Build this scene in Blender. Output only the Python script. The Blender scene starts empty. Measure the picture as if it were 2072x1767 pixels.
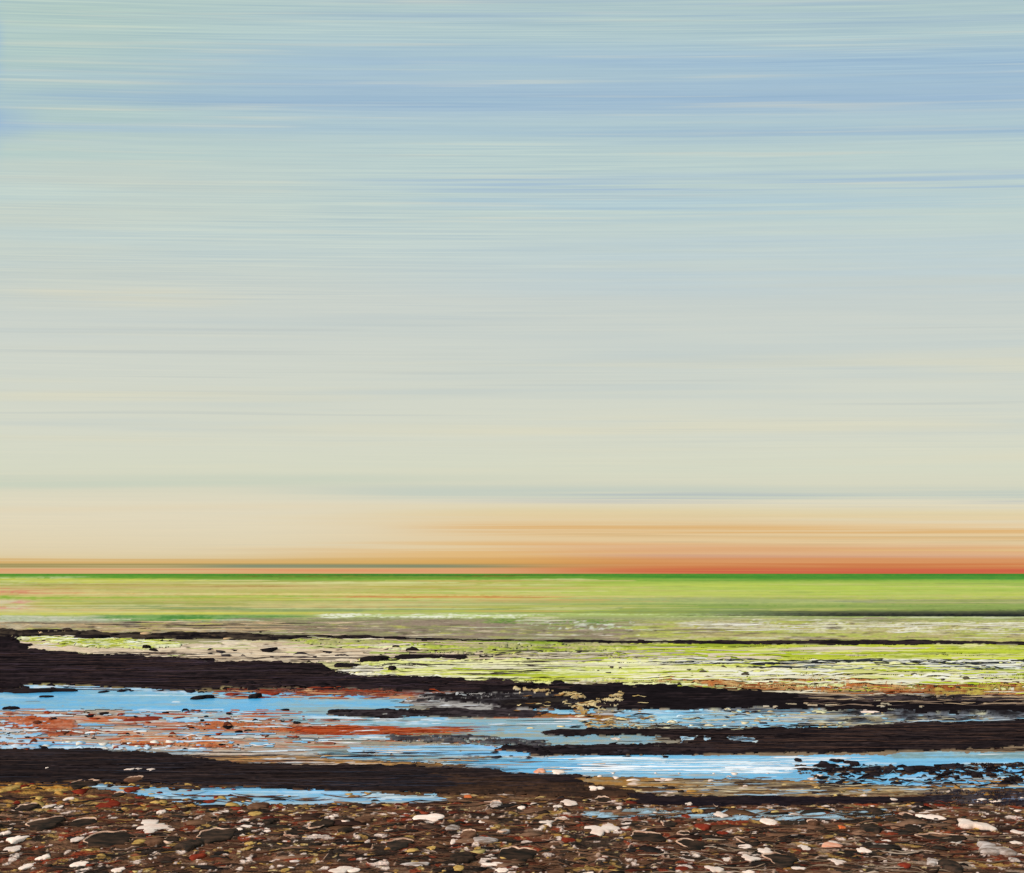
import bpy, math, random
import numpy as np
random.seed(7)
rng = np.random.default_rng(11)
scene = bpy.context.scene
col_main = scene.collection

# ------------------------------------------------------------------ camera
# The survey unit is a pixel of a 2072 x 1767 view of the photograph; ground points are
# worked out from it for a lens 2014 px long, 1.6 m above the flat, horizon at row 1161.
FP, HOR, XC, HC = 2014.0, 1161.0, 1036.0, 1.6
cam_d = bpy.data.cameras.new('camera')
cam_d.sensor_width = 36.0
cam_d.lens = 36.0 * FP / 2072.0
cam_d.shift_y = (HOR - 883.5) / 2072.0
cam_d.clip_start = 0.05
cam_d.clip_end = 60000
cam = bpy.data.objects.new('camera', cam_d)
cam.location = (0, 0, HC)
cam.rotation_euler = (math.radians(90), 0, 0)
col_main.objects.link(cam)
scene.camera = cam

# ------------------------------------------------------------------ colour helpers
def lin(c):
    c = np.asarray(c, float) / 255.0
    return np.where(c <= 0.04045, c / 12.92, ((c + 0.055) / 1.055) ** 2.4)

E = np.array([1.07, 1.18, 1.19])       # light that falls on level ground (sun + sky), measured
def alb(c):
    return np.clip(lin(c) / E, 0.0, 0.85)
def rgba(c):
    v = alb(c); return (v[0], v[1], v[2], 1)

# ------------------------------------------------------------------ world: brushed evening sky
SUN_EL, SUN_AZ = math.radians(38), math.radians(240)     # azimuth from +Y clockwise: behind, to the left
world = bpy.data.worlds.new('World'); scene.world = world
world.use_nodes = True
nt = world.node_tree; nt.nodes.clear()
N, LK = nt.nodes, nt.links
def nd(t, **kw):
    n = N.new(t)
    for k, v in kw.items(): setattr(n, k, v)
    return n
def mth(op, a, b=None, c=None, clamp=False):
    n = nd('ShaderNodeMath', operation=op); n.use_clamp = clamp
    for i, v in enumerate((a, b, c)):
        if v is None: continue
        if isinstance(v, (int, float)): n.inputs[i].default_value = v
        else: LK.new(v, n.inputs[i])
    return n.outputs[0]
tc = nd('ShaderNodeTexCoord'); sep = nd('ShaderNodeSeparateXYZ'); LK.new(tc.outputs['Generated'], sep.inputs[0])
dx, dy, dz = sep.outputs
# cloud bands lie in sheets parallel to the horizon: plane coordinates of the direction
den = mth('SQRT', mth('ADD', mth('ADD', mth('MULTIPLY', dy, dy), mth('MULTIPLY', mth('MULTIPLY', dx, dx), 0.10)), 0.002))
SX = mth('MULTIPLY_ADD', mth('DIVIDE', dx, den), FP, XC)
SYr = mth('SUBTRACT', HOR, mth('MULTIPLY', mth('DIVIDE', mth('MAXIMUM', dz, 0.0), den), FP))
SY = mth('MAXIMUM', SYr, -900.0)
def noise(lx, ly, seed, detail=3.0, rough=0.55, wob=None):
    y = SY if wob is None else mth('ADD', SY, wob)
    cmb = nd('ShaderNodeCombineXYZ')
    LK.new(mth('DIVIDE', SX, lx), cmb.inputs[0]); LK.new(mth('DIVIDE', y, ly), cmb.inputs[1]); cmb.inputs[2].default_value = seed * 7.31
    n = nd('ShaderNodeTexNoise'); n.inputs['Scale'].default_value = 1.0
    n.inputs['Detail'].default_value = detail; n.inputs['Roughness'].default_value = rough
    LK.new(cmb.outputs[0], n.inputs['Vector'])
    return n.outputs['Fac']
def srange(v, a, b):
    n = nd('ShaderNodeMapRange', interpolation_type='SMOOTHSTEP'); LK.new(v, n.inputs['Value'])
    n.inputs['From Min'].default_value = a; n.inputs['From Max'].default_value = b
    return n.outputs['Result']
def window(v, a, b, sa, sb):
    return mth('MULTIPLY', srange(v, a - sa, a + sa), mth('SUBTRACT', 1.0, srange(v, b - sb, b + sb)))
WOB = mth('MULTIPLY_ADD', noise(900, 400, 99, 1.0), 26.0, -13.0)
SYw = mth('ADD', SY, WOB)
ramp = nd('ShaderNodeValToRGB')
STOPS = [(-900, (163, 190, 202)), (0, (180, 203, 203)), (70, (179, 203, 206)), (130, (173, 199, 209)), (200, (170, 195, 210)), (250, (178, 202, 209)),
         (310, (187, 208, 207)), (420, (193, 211, 207)), (520, (197, 211, 207)), (600, (204, 211, 204)), (690, (207, 213, 204)),
         (780, (211, 215, 202)), (880, (215, 217, 200)), (950, (215, 217, 196)), (985, (215, 214, 192)), (1015, (224, 217, 192)), (1045, (226, 216, 189)),
         (1075, (226, 214, 184)), (1110, (225, 210, 176)), (1138, (223, 203, 158)), (1161, (214, 186, 130))]
el = ramp.color_ramp.elements
def rp(y): return (y + 900) / (HOR + 900)
while len(el) < len(STOPS): el.new(0.5)
for e, (y, c) in zip(el, STOPS):
    e.position = rp(y); l = lin(c); e.color = (l[0], l[1], l[2], 1)
LK.new(mth('DIVIDE', mth('ADD', SY, 900.0), HOR + 900.0), ramp.inputs[0])
cur = ramp.outputs['Color']
def brush(c, amount, yr, ys, xr=None, xs=(200, 200), nz=(900, 12), thr=(0.42, 0.62), seed=1, detail=2.5, wob=True):
    """one pass of thin cloud: colour c inside a soft window, broken up by long horizontal noise"""
    global cur
    m = window(SYw if wob else SY, yr[0], yr[1], ys[0], ys[1])
    if xr: m = mth('MULTIPLY', m, window(SX, xr[0], xr[1], xs[0], xs[1]))
    if nz: m = mth('MULTIPLY', m, srange(noise(nz[0], nz[1], seed, detail, 0.6), thr[0], thr[1]))
    m = mth('MULTIPLY', m, amount)
    mx = nd('ShaderNodeMix', data_type='RGBA'); LK.new(m, mx.inputs[0]); LK.new(cur, mx.inputs[6])
    l = lin(c); mx.inputs[7].default_value = (l[0], l[1], l[2], 1)
    cur = mx.outputs[2]
BL, BL2, CR, GRN, OR = (155, 185, 213), (148, 177, 206), (214, 216, 200), (182, 206, 190), (222, 160, 100)
brush(GRN, .5, (-60, 330), (30, 60), (-900, 420), (300, 320), (1500, 60), (.25, .6), 21)
brush((204, 210, 196), .6, (300, 620), (60, 80), (-900, 500), (300, 420), (1300, 70), (.3, .65), 22)
brush(BL, .6, (110, 230), (40, 30), (500, 2600), (450, 100), (1400, 30), (.3, .62), 2)
brush((152, 183, 207), .65, (192, 218), (18, 12), (40, 2600), (160, 100), (1600, 14), (.28, .62), 3)
brush((160, 190, 210), .5, (258, 276), (9, 8), (20, 1900), (40, 700), (1500, 10), (.3, .6), 4)
brush((154, 184, 209), .65, (266, 292), (10, 9), (1250, 2600), (300, 60), (1200, 16), (.3, .6), 5)
brush((160, 190, 211), .65, (120, 180), (20, 22), (1500, 2700), (350, 50), (1000, 30), (.32, .6), 6)
brush((158, 186, 212), .7, (355, 392), (12, 10), (800, 2600), (220, 100), (1000, 12), (.4, .62), 7)
brush((172, 200, 214), .65, (395, 445), (15, 15), (850, 2000), (120, 400), (900, 20), (.36, .6), 8)
brush((160, 186, 205), .6, (0, 60), (20, 20), (700, 2600), (300, 100), (1000, 12), (.42, .62), 9)
brush((186, 206, 214), .6, (470, 600), (30, 40), (1000, 2700), (400, 100), (1300, 30), (.36, .62), 23)
brush((196, 207, 204), .5, (600, 830), (50, 50), (1200, 2900), (500, 100), (1300, 40), (.36, .62), 24)
brush(CR, .4, (-300, 480), (30, 60), None, (1, 1), (700, 14), (.52, .75), 10)
brush((140, 178, 222), .95, (40, 320), (60, 60), (-60, 8), (20, 26), (600, 60), (.3, .62), 11)
brush((150, 182, 214), .5, (225, 290), (18, 14), (-120, 60), (20, 60), (300, 30), (.2, .6), seed=12)
brush((222, 216, 190), .55, (590, 625), (8, 10), (90, 420), (120, 160), (600, 20), (.35, .6), 13)
brush((222, 218, 192), .6, (700, 960), (60, 40), None, (1, 1), (1500, 40), (.5, .72), 14)
brush((190, 197, 192), .45, (640, 900), (30, 20), None, (1, 1), (1100, 9), (.56, .74), 15)
brush((191, 203, 202), .5, (560, 900), (60, 60), None, (1, 1), (1600, 50), (.5, .72), 16)
brush((198, 208, 190), .65, (962, 985), (9, 7), (-200, 900), (60, 420), (1400, 20), (.3, .6), 17)
brush((192, 203, 192), .75, (985, 1012), (10, 8), (640, 2700), (260, 50), (1300, 14), (.3, .6), 18)
brush((170, 180, 190), .5, (998, 1022), (6, 6), (1000, 2700), (300, 50), (1100, 7), (.45, .62), 19)
brush((227, 213, 182), .6, (1022, 1034), (6, 8), (-300, 1000), (60, 400), (1600, 26), (.2, .55), 20)
brush((224, 206, 156), .6, (1026, 1048), (12, 10), (850, 2700), (250, 50), (1400, 22), (.25, .55), 30)
# the glow low over the fields, strongest on the right
brush((229, 197, 146), .8, (1048, 1170), (20, 2), (850, 2900), (380, 40), (1300, 26), (.2, .5), 31)
brush((228, 202, 150), .55, (1040, 1062), (14, 12), (700, 2900), (400, 40), (1500, 14), (.35, .6), 32)
brush((222, 176, 112), .85, (1062, 1086), (7, 8), (900, 2900), (180, 60), (1100, 9), (.33, .58), 33)
brush((190, 170, 128), .6, (1078, 1100), (5, 5), (1200, 2900), (260, 40), (1000, 6), (.46, .62), 34)
brush((226, 180, 112), .75, (1100, 1170), (5, 2), (640, 2900), (340, 40), (1200, 10), (.36, .6), 35)
brush((220, 162, 120), .65, (1100, 1126), (8, 8), (1120, 2900), (240, 40), (1200, 12), (.3, .55), 36)
brush((203, 158, 140), .6, (1120, 1132), (4, 4), (1200, 2900), (200, 40), (1000, 7), (.36, .6), 37)
brush((214, 138, 84), .8, (1128, 1175), (4, 2), (980, 2900), (300, 40), (1300, 12), (.2, .5), 38, wob=False)
brush((203, 112, 62), .75, (1138, 1175), (5, 2), (1150, 2900), (300, 40), (900, 7), (.3, .6), 39, wob=False)
brush((204, 88, 64), .85, (1151, 1175), (4, 2), (1250, 2900), (260, 40), (1200, 7), (.25, .55), 40, wob=False)
brush((214, 166, 84), .7, (1128, 1142), (5, 3), (-300, 1200), (80, 300), (1200, 9), (.25, .55), 41, wob=False)
brush((138, 128, 66), .85, (1141, 1149), (3, 2.5), (-300, 1100), (40, 300), (1400, 9), (.2, .5), 42, wob=False)
brush((110, 138, 120), .7, (1143, 1149), (2.5, 2.5), (420, 1000), (120, 160), (900, 6), (.3, .5), 43, wob=False)
brush((222, 142, 96), .8, (1151, 1175), (2, 2), (-300, 1000), (40, 320), (1400, 9), (.2, .5), 44, wob=False)
# fine bristle lines over everything
fine = noise(420, 3.3, 50, 2.0, 0.6)
fine2 = noise(170, 7.0, 51, 3.0, 0.6)
gate = srange(noise(1400, 120, 52, 2.0), .38, .66)
fv = mth('ADD', mth('MULTIPLY', mth('SUBTRACT', fine, 0.5), mth('MULTIPLY_ADD', gate, 0.38, 0.14)), mth('MULTIPLY', mth('SUBTRACT', fine2, 0.5), 0.10))
fineup = mth('MULTIPLY', fv, mth('MULTIPLY_ADD', mth('SUBTRACT', 1.0, srange(SY, 350, 800)), 0.75, 0.25))
hsvc = nd('ShaderNodeMix', data_type='RGBA'); hsvc.blend_type = 'MULTIPLY'; hsvc.inputs[0].default_value = 1.0
cmbf = nd('ShaderNodeCombineXYZ')
LK.new(mth('MULTIPLY_ADD', fineup, 1.25, 1.0), cmbf.inputs[0]); LK.new(mth('MULTIPLY_ADD', fineup, 0.9, 1.0), cmbf.inputs[1]); LK.new(mth('MULTIPLY_ADD', fineup, 0.35, 1.0), cmbf.inputs[2])
LK.new(cur, hsvc.inputs[6]); LK.new(cmbf.outputs[0], hsvc.inputs[7])
skyt = nd('ShaderNodeTexSky', sky_type='NISHITA'); skyt.sun_disc = False
skyt.sun_elevation = SUN_EL; skyt.sun_rotation = SUN_AZ
scl = nd('ShaderNodeVectorMath', operation='SCALE'); LK.new(hsvc.outputs[2], scl.inputs[0]); scl.inputs['Scale'].default_value = 10.0
mixs = nd('ShaderNodeMix', data_type='RGBA'); mixs.inputs[0].default_value = 0.96
LK.new(skyt.outputs[0], mixs.inputs[6]); LK.new(scl.outputs[0], mixs.inputs[7])
bg = nd('ShaderNodeBackground'); bg.inputs['Strength'].default_value = 0.1
LK.new(mixs.outputs[2], bg.inputs['Color'])
wo = nd('ShaderNodeOutputWorld'); LK.new(bg.outputs[0], wo.inputs['Surface'])

# ------------------------------------------------------------------ sun, exposure
sd = bpy.data.lights.new('sun', 'SUN'); sd.energy = 3.5; sd.angle = math.radians(0.5); sd.color = (1.0, 0.965, 0.91)
sun = bpy.data.objects.new('sun', sd); col_main.objects.link(sun)
sun.rotation_euler = (math.radians(90) - SUN_EL, 0, -SUN_AZ + math.pi)
sun.location = (0, 0, 30)
vs = scene.view_settings
scene.cycles.max_bounces = 4
vs.view_transform = 'Standard'; vs.look = 'None'; vs.exposure = 0; vs.gamma = 1; vs.use_curve_mapping = False

# ------------------------------------------------------------------ noise
def h2(ix, iy, seed):
    n = (ix.astype(np.int64) * 374761393 + iy.astype(np.int64) * 668265263 + seed * 974634777) & 0x7fffffff
    n = ((n ^ (n >> 13)) * 1274126177) & 0x7fffffff
    return ((n ^ (n >> 16)) & 0xffff) / 65535.0
def vn(x, y, seed=0):
    xi, yi = np.floor(x), np.floor(y); fx, fy = x - xi, y - yi
    fx = fx * fx * (3 - 2 * fx); fy = fy * fy * (3 - 2 * fy)
    a = h2(xi, yi, seed); b = h2(xi + 1, yi, seed); c = h2(xi, yi + 1, seed); d = h2(xi + 1, yi + 1, seed)
    return (a * (1 - fx) + b * fx) * (1 - fy) + (c * (1 - fx) + d * fx) * fy
def fbm(x, y, seed=0, o=3, g=0.55):
    s, a, t = 0, 1.0, 0
    for i in range(o):
        s = s + a * vn(x * 2 ** i + 13.7 * i, y * 2 ** i + 5.1 * i, seed + i); t += a; a *= g
    return s / t
def ss(a, b, v):
    t = np.clip((v - a) / (b - a), 0, 1); return t * t * (3 - 2 * t)

# ------------------------------------------------------------------ survey grid on the flat
xs_ = np.concatenate([np.arange(-520, -24, 14.0), np.arange(-24, 2096, 2.0), np.arange(2096, 2592, 14.0)])
ys_ = np.concatenate([1161 + np.array([.12, .25, .45, .7]), np.arange(1162, 1248, 1.0), np.arange(1248, 1782, 1.45), np.arange(1782, 2000, 9.0)])
NX, NY = len(xs_), len(ys_)
X, Y = np.meshgrid(xs_, ys_)
D = HC * FP / (Y - HOR)
WX, WY = (X - XC) / FP * D, D
def ground_at(px, py):
    d = HC * FP / (py - HOR); return ((px - XC) / FP * d, d)
PXM = D / FP                                     # metres per survey pixel at that distance

GR = [(1161, (44, 122, 44)), (1165, (62, 135, 46)), (1170, (105, 160, 50)), (1178, (150, 184, 64)), (1194, (172, 194, 78)), (1206, (166, 178, 88)), (1214, (156, 170, 90)),
      (1228, (142, 165, 92)), (1238, (122, 140, 86)), (1244, (170, 184, 104)), (1252, (158, 164, 112)), (1266, (164, 156, 120)), (1288, (152, 138, 112)),
      (1302, (176, 174, 118)), (1320, (192, 184, 140)), (1345, (204, 198, 138)), (1372, (200, 192, 124)), (1395, (120, 100, 74)), (1440, (152, 152, 138)),
      (1480, (148, 138, 122)), (1512, (142, 124, 100)), (1550, (128, 96, 64)), (1590, (96, 70, 48)), (1630, (92, 64, 47)), (1700, (90, 62, 47)), (1767, (88, 62, 48)), (2100, (84, 60, 47))]
gy = [g[0] for g in GR]; gc = np.array([alb(g[1]) for g in GR])
yw = Y + (fbm(X / 500, Y / 30, 3, 3) - .5) * ss(1161, 1230, Y) * 26
COL = np.stack([np.interp(yw, gy, gc[:, k]) for k in range(3)], -1)
RZ = np.zeros_like(X)                            # relief of the ground, in survey pixels
LAY = {}
def layer(n):
    if n not in LAY: LAY[n] = [np.zeros_like(X), COL.copy()]
    return LAY[n]
SEED = [100]
def rows(y0, y1):
    a, b = np.searchsorted(ys_, y0), np.searchsorted(ys_, y1); return slice(max(a, 0), max(b, a + 1))
def cols(x0, x1):
    a, b = np.searchsorted(xs_, x0), np.searchsorted(xs_, x1); return slice(max(a, 0), max(b, a + 1))
def S(pts, c, c2=None, rag=3.0, dry=0.0, soft=2.0, lx=60.0, ly=3.0, L=None, op=1.0, end=30.0, rz=0.0):
    """a stroke of ground: pts are (x, top, bottom); ragged edges, dry-brush gaps, two mingled colours"""
    SEED[0] += 17; sd_ = SEED[0]
    p = sorted(pts); px = [q[0] for q in p]; t = [q[1] for q in p]; b = [q[2] for q in p]
    r = rows(min(t) - 3 * rag - 4, max(b) + 3 * rag + 4); k = cols(px[0] - 2 * end, px[-1] + 2 * end)
    x, y = X[r, k], Y[r, k]
    tt, bb = np.interp(x, px, t), np.interp(x, px, b)
    s = np.minimum(y - tt, bb - y)
    e = np.minimum(x - px[0], px[-1] - x) / end
    big = fbm(x / lx, y / (ly * 2.5), sd_, 3) - .5
    sm = fbm(x / 9, y / 2.6, sd_ + 5, 2) - .5
    k_edge = 1.45 if L and L.startswith('bank') else 1.0
    if k_edge > 1: s = s + (big * 3.0 + (fbm(x / 46, y / 1.7, sd_ + 44, 3) - .5) * 3.2 + sm * .35) * rag
    else: s = s + (big * 2.4 + sm * 1.6) * rag
    s = np.minimum(s, (e + (fbm(x / lx, y / ly, sd_ + 9, 2) - .5) * 2.0) * 6)
    a = np.clip(s / soft + .5, 0, 1)
    if dry > 0:
        n = .6 * fbm(x / lx, y / ly, sd_ + 21, 3) + .4 * fbm(x / 7, y / 2.2, sd_ + 22, 2)
        if Y[r.start, 0] > 1290: n = n + .07 * np.sin(x * 1.57) * np.sin(y * 1.9)
        a = a * ss(dry * .62 - .02, dry * .62 + .10, n - .12)
    a = a * op
    cc = alb(c) * np.ones(x.shape + (1,))
    if c2 is not None:
        m = ss(.38, .62, .7 * fbm(x / (lx * .8), y / ly, sd_ + 31, 3) + .3 * fbm(x / 8, y / 2.4, sd_ + 32, 2))[..., None]
        cc = cc * (1 - m) + alb(c2) * m
    if L is None:
        COL[r, k] = COL[r, k] * (1 - a[..., None]) + cc * a[..., None]
        RZ[r, k] += rz * a * (.6 + .8 * sm)
    else:
        A, C = layer(L); w = np.clip(a * 6, 0, 1)[..., None] if k_edge > 1 else a[..., None]
        C[r, k] = C[r, k] * (1 - w) + cc * w
        A[r, k] = np.maximum(A[r, k], a)
def dabs(n, xr, yr, wr, hr, colours, wt=None, L=None, op=(.7, 1), rz=0.0, ragged=.5, ridge=0.0, slope=.04):
    """loose smears of pigment and grit, each an uneven patch with its own tilt"""
    for i in range(n):
        cx, cy = random.uniform(*xr), random.uniform(*yr)
        w = random.uniform(*wr) * (.5 + random.random()); h = random.uniform(*hr) * (.6 + .8 * random.random())
        r = rows(cy - h * 1.5 - 2, cy + h * 1.5 + 2); k = cols(cx - w * 1.3 - 3, cx + w * 1.3 + 3)
        x, y = X[r, k], Y[r, k]
        if x.size == 0: continue
        SEED[0] += 1
        sl = random.uniform(-slope, slope)
        u, v = (x - cx) / w, (y - cy - sl * (x - cx)) / h
        q = np.sqrt(u * u + v * v) + (fbm(x / max(w * .35, 4), y / max(h * .6, 2), SEED[0], 2) - .5) * 1.6 * ragged
        a = np.clip((1 - q) * min(w, h) * .6 + .5, 0, 1) * random.uniform(*op)
        c = random.choices(colours, wt)[0]
        cc = alb(c) * (1 + (fbm(x / 30, y / 2.2, SEED[0] + 3, 2)[..., None] - .5) * .55)
        if L is None:
            COL[r, k] = COL[r, k] * (1 - a[..., None]) + cc * a[..., None]
            if rz or ridge:
                RZ[r, k] = RZ[r, k] * (1 - .5 * a) + a * (rz + ridge * np.exp(-((q - .85) / .16) ** 2))
        else:
            A, C = layer(L); C[r, k] = C[r, k] * (1 - a[..., None]) + cc * a[..., None]; A[r, k] = np.maximum(A[r, k], a)
def streaks(n, xr, yr, lr, tr, colours, wt=None, op=(.5, 1), L=None, dry=.3, slope=.006):
    """long thin lines of growth, silt or foam lying across the view"""
    for i in range(n):
        cx, cy = random.uniform(*xr), random.uniform(*yr); l = random.uniform(*lr); t = random.uniform(*tr)
        SEED[0] += 1
        r = rows(cy - t * 2 - l * slope - 1, cy + t * 2 + l * slope + 1.5); k = cols(cx - l / 2, cx + l / 2)
        x, y = X[r, k], Y[r, k]
        if x.size == 0: continue
        sl = random.uniform(-slope, slope); u = (x - cx) / (l / 2)
        th = t * np.sqrt(np.clip(1 - u * u, 0, 1)) * (.45 + 1.1 * fbm(x / 26, y * 0 + i, SEED[0], 2))
        a = np.clip(1.0 - np.abs(y - cy - sl * (x - cx)) / np.maximum(th, .2) * .7, 0, 1)
        a = np.clip(a * 1.6, 0, 1) * random.uniform(*op)
        if dry: a = a * ss(dry - .12, dry + .12, fbm(x / 22, y / 2.0, SEED[0] + 2, 2))
        c = random.choices(colours, wt)[0]
        if L is None: COL[r, k] = COL[r, k] * (1 - a[..., None]) + alb(c) * a[..., None]
        else:
            A, C = layer(L); C[r, k] = C[r, k] * (1 - a[..., None]) + alb(c) * a[..., None]; A[r, k] = np.maximum(A[r, k], a)

INK, INK2, INK3 = (30, 25, 27), (38, 30, 33), (26, 22, 24)
LIME, LIME2, OLV = (202, 210, 74), (226, 228, 142), (150, 160, 60)
CREAM, TAUPE, WHT = (226, 204, 174), (166, 148, 124), (240, 238, 226)
RUST, RUST2, OCH = (158, 66, 34), (186, 100, 60), (176, 122, 52)
BLU, BLU2, TEAL = (80, 176, 226), (140, 200, 236), (122, 172, 186)

# ---------------------------------------------------------------- far fields
S([(-520, 1150, 1170), (1036, 1150, 1172), (2592, 1150, 1174)], (44, 124, 48), (70, 136, 46), .8, 0, 11, 400, 4, end=200)
S([(-520, 1150, 1163.5), (2592, 1150, 1164.5)], (50, 112, 46), (36, 114, 52), .5, 0, 4, 400, 4, end=200, op=.6)
S([(1500, 1161, 1170), (2592, 1161, 1176)], (36, 130, 66), (70, 150, 60), 1, .2, 5, 300, 4, op=.8, end=200)
S([(1850, 1168, 1198), (2592, 1168, 1200)], (72, 160, 88), (130, 182, 80), 2, .18, 8, 200, 5, op=.75, end=120)
S([(380, 1166, 1170), (1100, 1165, 1170)], (92, 78, 34), (50, 100, 40), 1, .1, 2, 200, 3, op=.9, end=120)
S([(-300, 1171, 1196), (420, 1172, 1192)], (172, 192, 72), (186, 188, 104), 2, .1, 6, 160, 4, op=.8, end=120)
S([(-300, 1190, 1205), (180, 1190, 1203)], (206, 128, 88), (190, 150, 92), 2, .18, 4, 160, 3, op=.9, end=120)
S([(100, 1182, 1187), (700, 1184, 1188)], (150, 120, 52), (170, 160, 70), 1, .18, 3, 160, 3, op=.8, end=120)
S([(-300, 1216, 1236), (60, 1217, 1234)], (210, 140, 120), (205, 180, 130), 2, .14, 6, 90, 5, op=.8, end=40)
S([(200, 1203, 1212), (1100, 1203, 1212)], (178, 168, 80), (160, 180, 70), 2, .2, 4, 220, 3, op=.8, end=150)
S([(640, 1206, 1211), (1080, 1207, 1211)], (186, 100, 46), (196, 140, 60), 1, .14, 2, 140, 2.5, op=.9, end=120)
S([(1000, 1176, 1206), (2072, 1176, 1204)], (172, 202, 78), (186, 206, 90), 2, .2, 6, 300, 5, op=.8, end=240)
S([(1100, 1205, 1213), (2300, 1203, 1211)], (196, 204, 74), (206, 190, 116), 1.5, .2, 3, 260, 3, op=.85, end=160)
S([(1060, 1209, 1213), (1700, 1209, 1213)], (196, 168, 92), (150, 150, 130), 1, .18, 2, 160, 3, op=.8, end=120)
S([(1400, 1213, 1222), (2592, 1213, 1224)], (128, 138, 118), (150, 158, 128), 1.5, .14, 3, 260, 3, op=.85, end=160)
S([(1200, 1221, 1240), (2592, 1222, 1236)], (104, 138, 62), (138, 170, 80), 2, .25, 5, 260, 4, op=.85, end=200)
S([(480, 1228, 1236), (1600, 1232, 1240)], (92, 112, 76), (118, 140, 90), 1.5, .14, 4, 240, 3, op=.8, end=200)
S([(1360, 1238, 1244), (1700, 1236, 1247), (2592, 1237, 1252)], (34, 40, 44), (52, 70, 52), 1.4, .18, 2.5, 240, 3, op=.95, end=200)
S([(-300, 1240, 1245), (640, 1239, 1244)], (206, 208, 76), (196, 206, 110), 1, .1, 2, 220, 3, op=.9, end=120)
S([(560, 1239, 1243), (2000, 1243, 1246)], (214, 226, 168), (180, 204, 120), .8, .14, 1.5, 260, 2, op=.85, end=120)
S([(-300, 1246, 1262), (260, 1246, 1258)], (206, 204, 182), (182, 190, 160), 2, .2, 4, 130, 4, op=.85, end=80)
S([(230, 1246, 1258), (560, 1246, 1256)], (72, 134, 62), (120, 160, 90), 2, .15, 4, 120, 4, op=.9, end=120)
streaks(200, (-100, 2172), (1172, 1245), (300, 1100), (.6, 2.2), [(196, 206, 92), (160, 188, 72), (130, 164, 70), (208, 206, 140), (178, 166, 90), (196, 214, 120)], op=(.12, .42), dry=.15, slope=.002)
streaks(50, (700, 2172), (1214, 1245), (160, 700), (.4, 1.3), [(86, 100, 70), (110, 120, 98)], op=(.2, .6), dry=.3, slope=.002)

S([(-300, 1173, 1200), (500, 1174, 1198), (900, 1176, 1194)], (184, 190, 92), (176, 176, 96), 2, .1, 8, 200, 4, op=.75, end=200)
S([(-300, 1206, 1216), (300, 1206, 1216), (800, 1207, 1214)], (140, 176, 70), (170, 186, 90), 1.5, .1, 4, 200, 4, op=.8, end=160)
S([(-300, 1220, 1236), (300, 1221, 1236), (1200, 1222, 1234)], (186, 182, 122), (160, 176, 108), 2, .15, 5, 200, 4, op=.7, end=200)
S([(900, 1212, 1224), (1700, 1213, 1225)], (158, 176, 108), (176, 190, 110), 1.5, .1, 5, 260, 4, op=.8, end=200)
S([(-300, 1191, 1203), (140, 1191, 1202)], (208, 132, 96), (200, 160, 100), 1.5, .12, 4, 120, 3, op=.9, end=90)
S([(-300, 1166, 1180), (200, 1167, 1178)], (176, 190, 120), (150, 176, 76), 1.5, .2, 4, 120, 3, op=.7, end=120)
S([(-300, 1186, 1190), (500, 1187, 1190)], (150, 112, 62), (170, 150, 80), 1, .2, 2.5, 160, 3, op=.8, end=160)
S([(400, 1194, 1204), (1500, 1195, 1204)], (196, 196, 118), (182, 186, 100), 1.2, .12, 4, 260, 3, op=.7, end=240)
S([(-300, 1225, 1231), (700, 1226, 1231), (1500, 1230, 1236)], (132, 150, 96), (150, 160, 104), 1.2, .15, 3, 220, 3, op=.75, end=240)
S([(-300, 1150, 1176), (700, 1150, 1176), (2592, 1150, 1180)], (86, 150, 52), (110, 164, 56), 1.5, .1, 16, 300, 4, op=.6, end=240)
S([(-520, 1150, 1167), (2592, 1150, 1169)], (56, 128, 50), (84, 142, 52), 1.4, .06, 10, 400, 4, op=.75, end=240)
S([(400, 1165, 1170), (1150, 1164, 1170)], (104, 70, 36), (60, 96, 44), .8, .05, 2, 260, 3, op=.8, end=160)
S([(-300, 1180, 1192), (420, 1181, 1192), (900, 1184, 1191)], (196, 188, 112), (206, 182, 120), 1.5, .14, 4, 220, 3, op=.75, end=260)
S([(-300, 1198, 1206), (500, 1200, 1206)], (214, 192, 116), (206, 168, 104), 1.2, .12, 3, 200, 3, op=.8, end=240)
S([(-300, 1213, 1238), (70, 1214, 1236)], (214, 160, 140), (212, 196, 156), 1.5, .1, 6, 60, 4, op=.8, end=60)
S([(-300, 1216, 1226), (900, 1218, 1226)], (190, 190, 124), (176, 184, 112), 1.5, .12, 4, 260, 3, op=.7, end=260)
S([(620, 1206, 1210), (1090, 1207, 1211)], (196, 104, 50), (204, 150, 70), .8, .12, 1.6, 160, 3, op=.9, end=160)
S([(1300, 1222, 1240), (2592, 1222, 1238)], (106, 146, 62), (128, 160, 76), 1.5, .1, 6, 260, 4, op=.75, end=260)
S([(1380, 1236, 1244), (1640, 1234, 1247), (2592, 1234, 1250)], (46, 52, 50), (70, 84, 60), 1.2, .05, 4, 300, 3, op=.9, end=260)
S([(1700, 1240, 1247), (2592, 1239, 1250)], (26, 28, 34), (36, 40, 42), .8, 0, 2, 300, 3, op=.95, end=200)
S([(1360, 1246, 1248.5), (2592, 1250, 1252)], (206, 214, 160), (150, 170, 90), .6, .2, 1.4, 200, 2, op=.8, end=120)
S([(-300, 1239, 1244), (640, 1238, 1243)], (212, 206, 76), (206, 206, 110), .8, .05, 2, 220, 3, op=.9, end=140)
S([(240, 1244, 1258), (560, 1244, 1256)], (80, 138, 64), (126, 164, 94), 2, .1, 5, 120, 4, op=.85, end=120)
S([(-520, 1174, 1244), (2592, 1176, 1240)], (190, 186, 122), (166, 174, 108), 2, .3, 10, 800, 2.2, op=.22, end=300)
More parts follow.
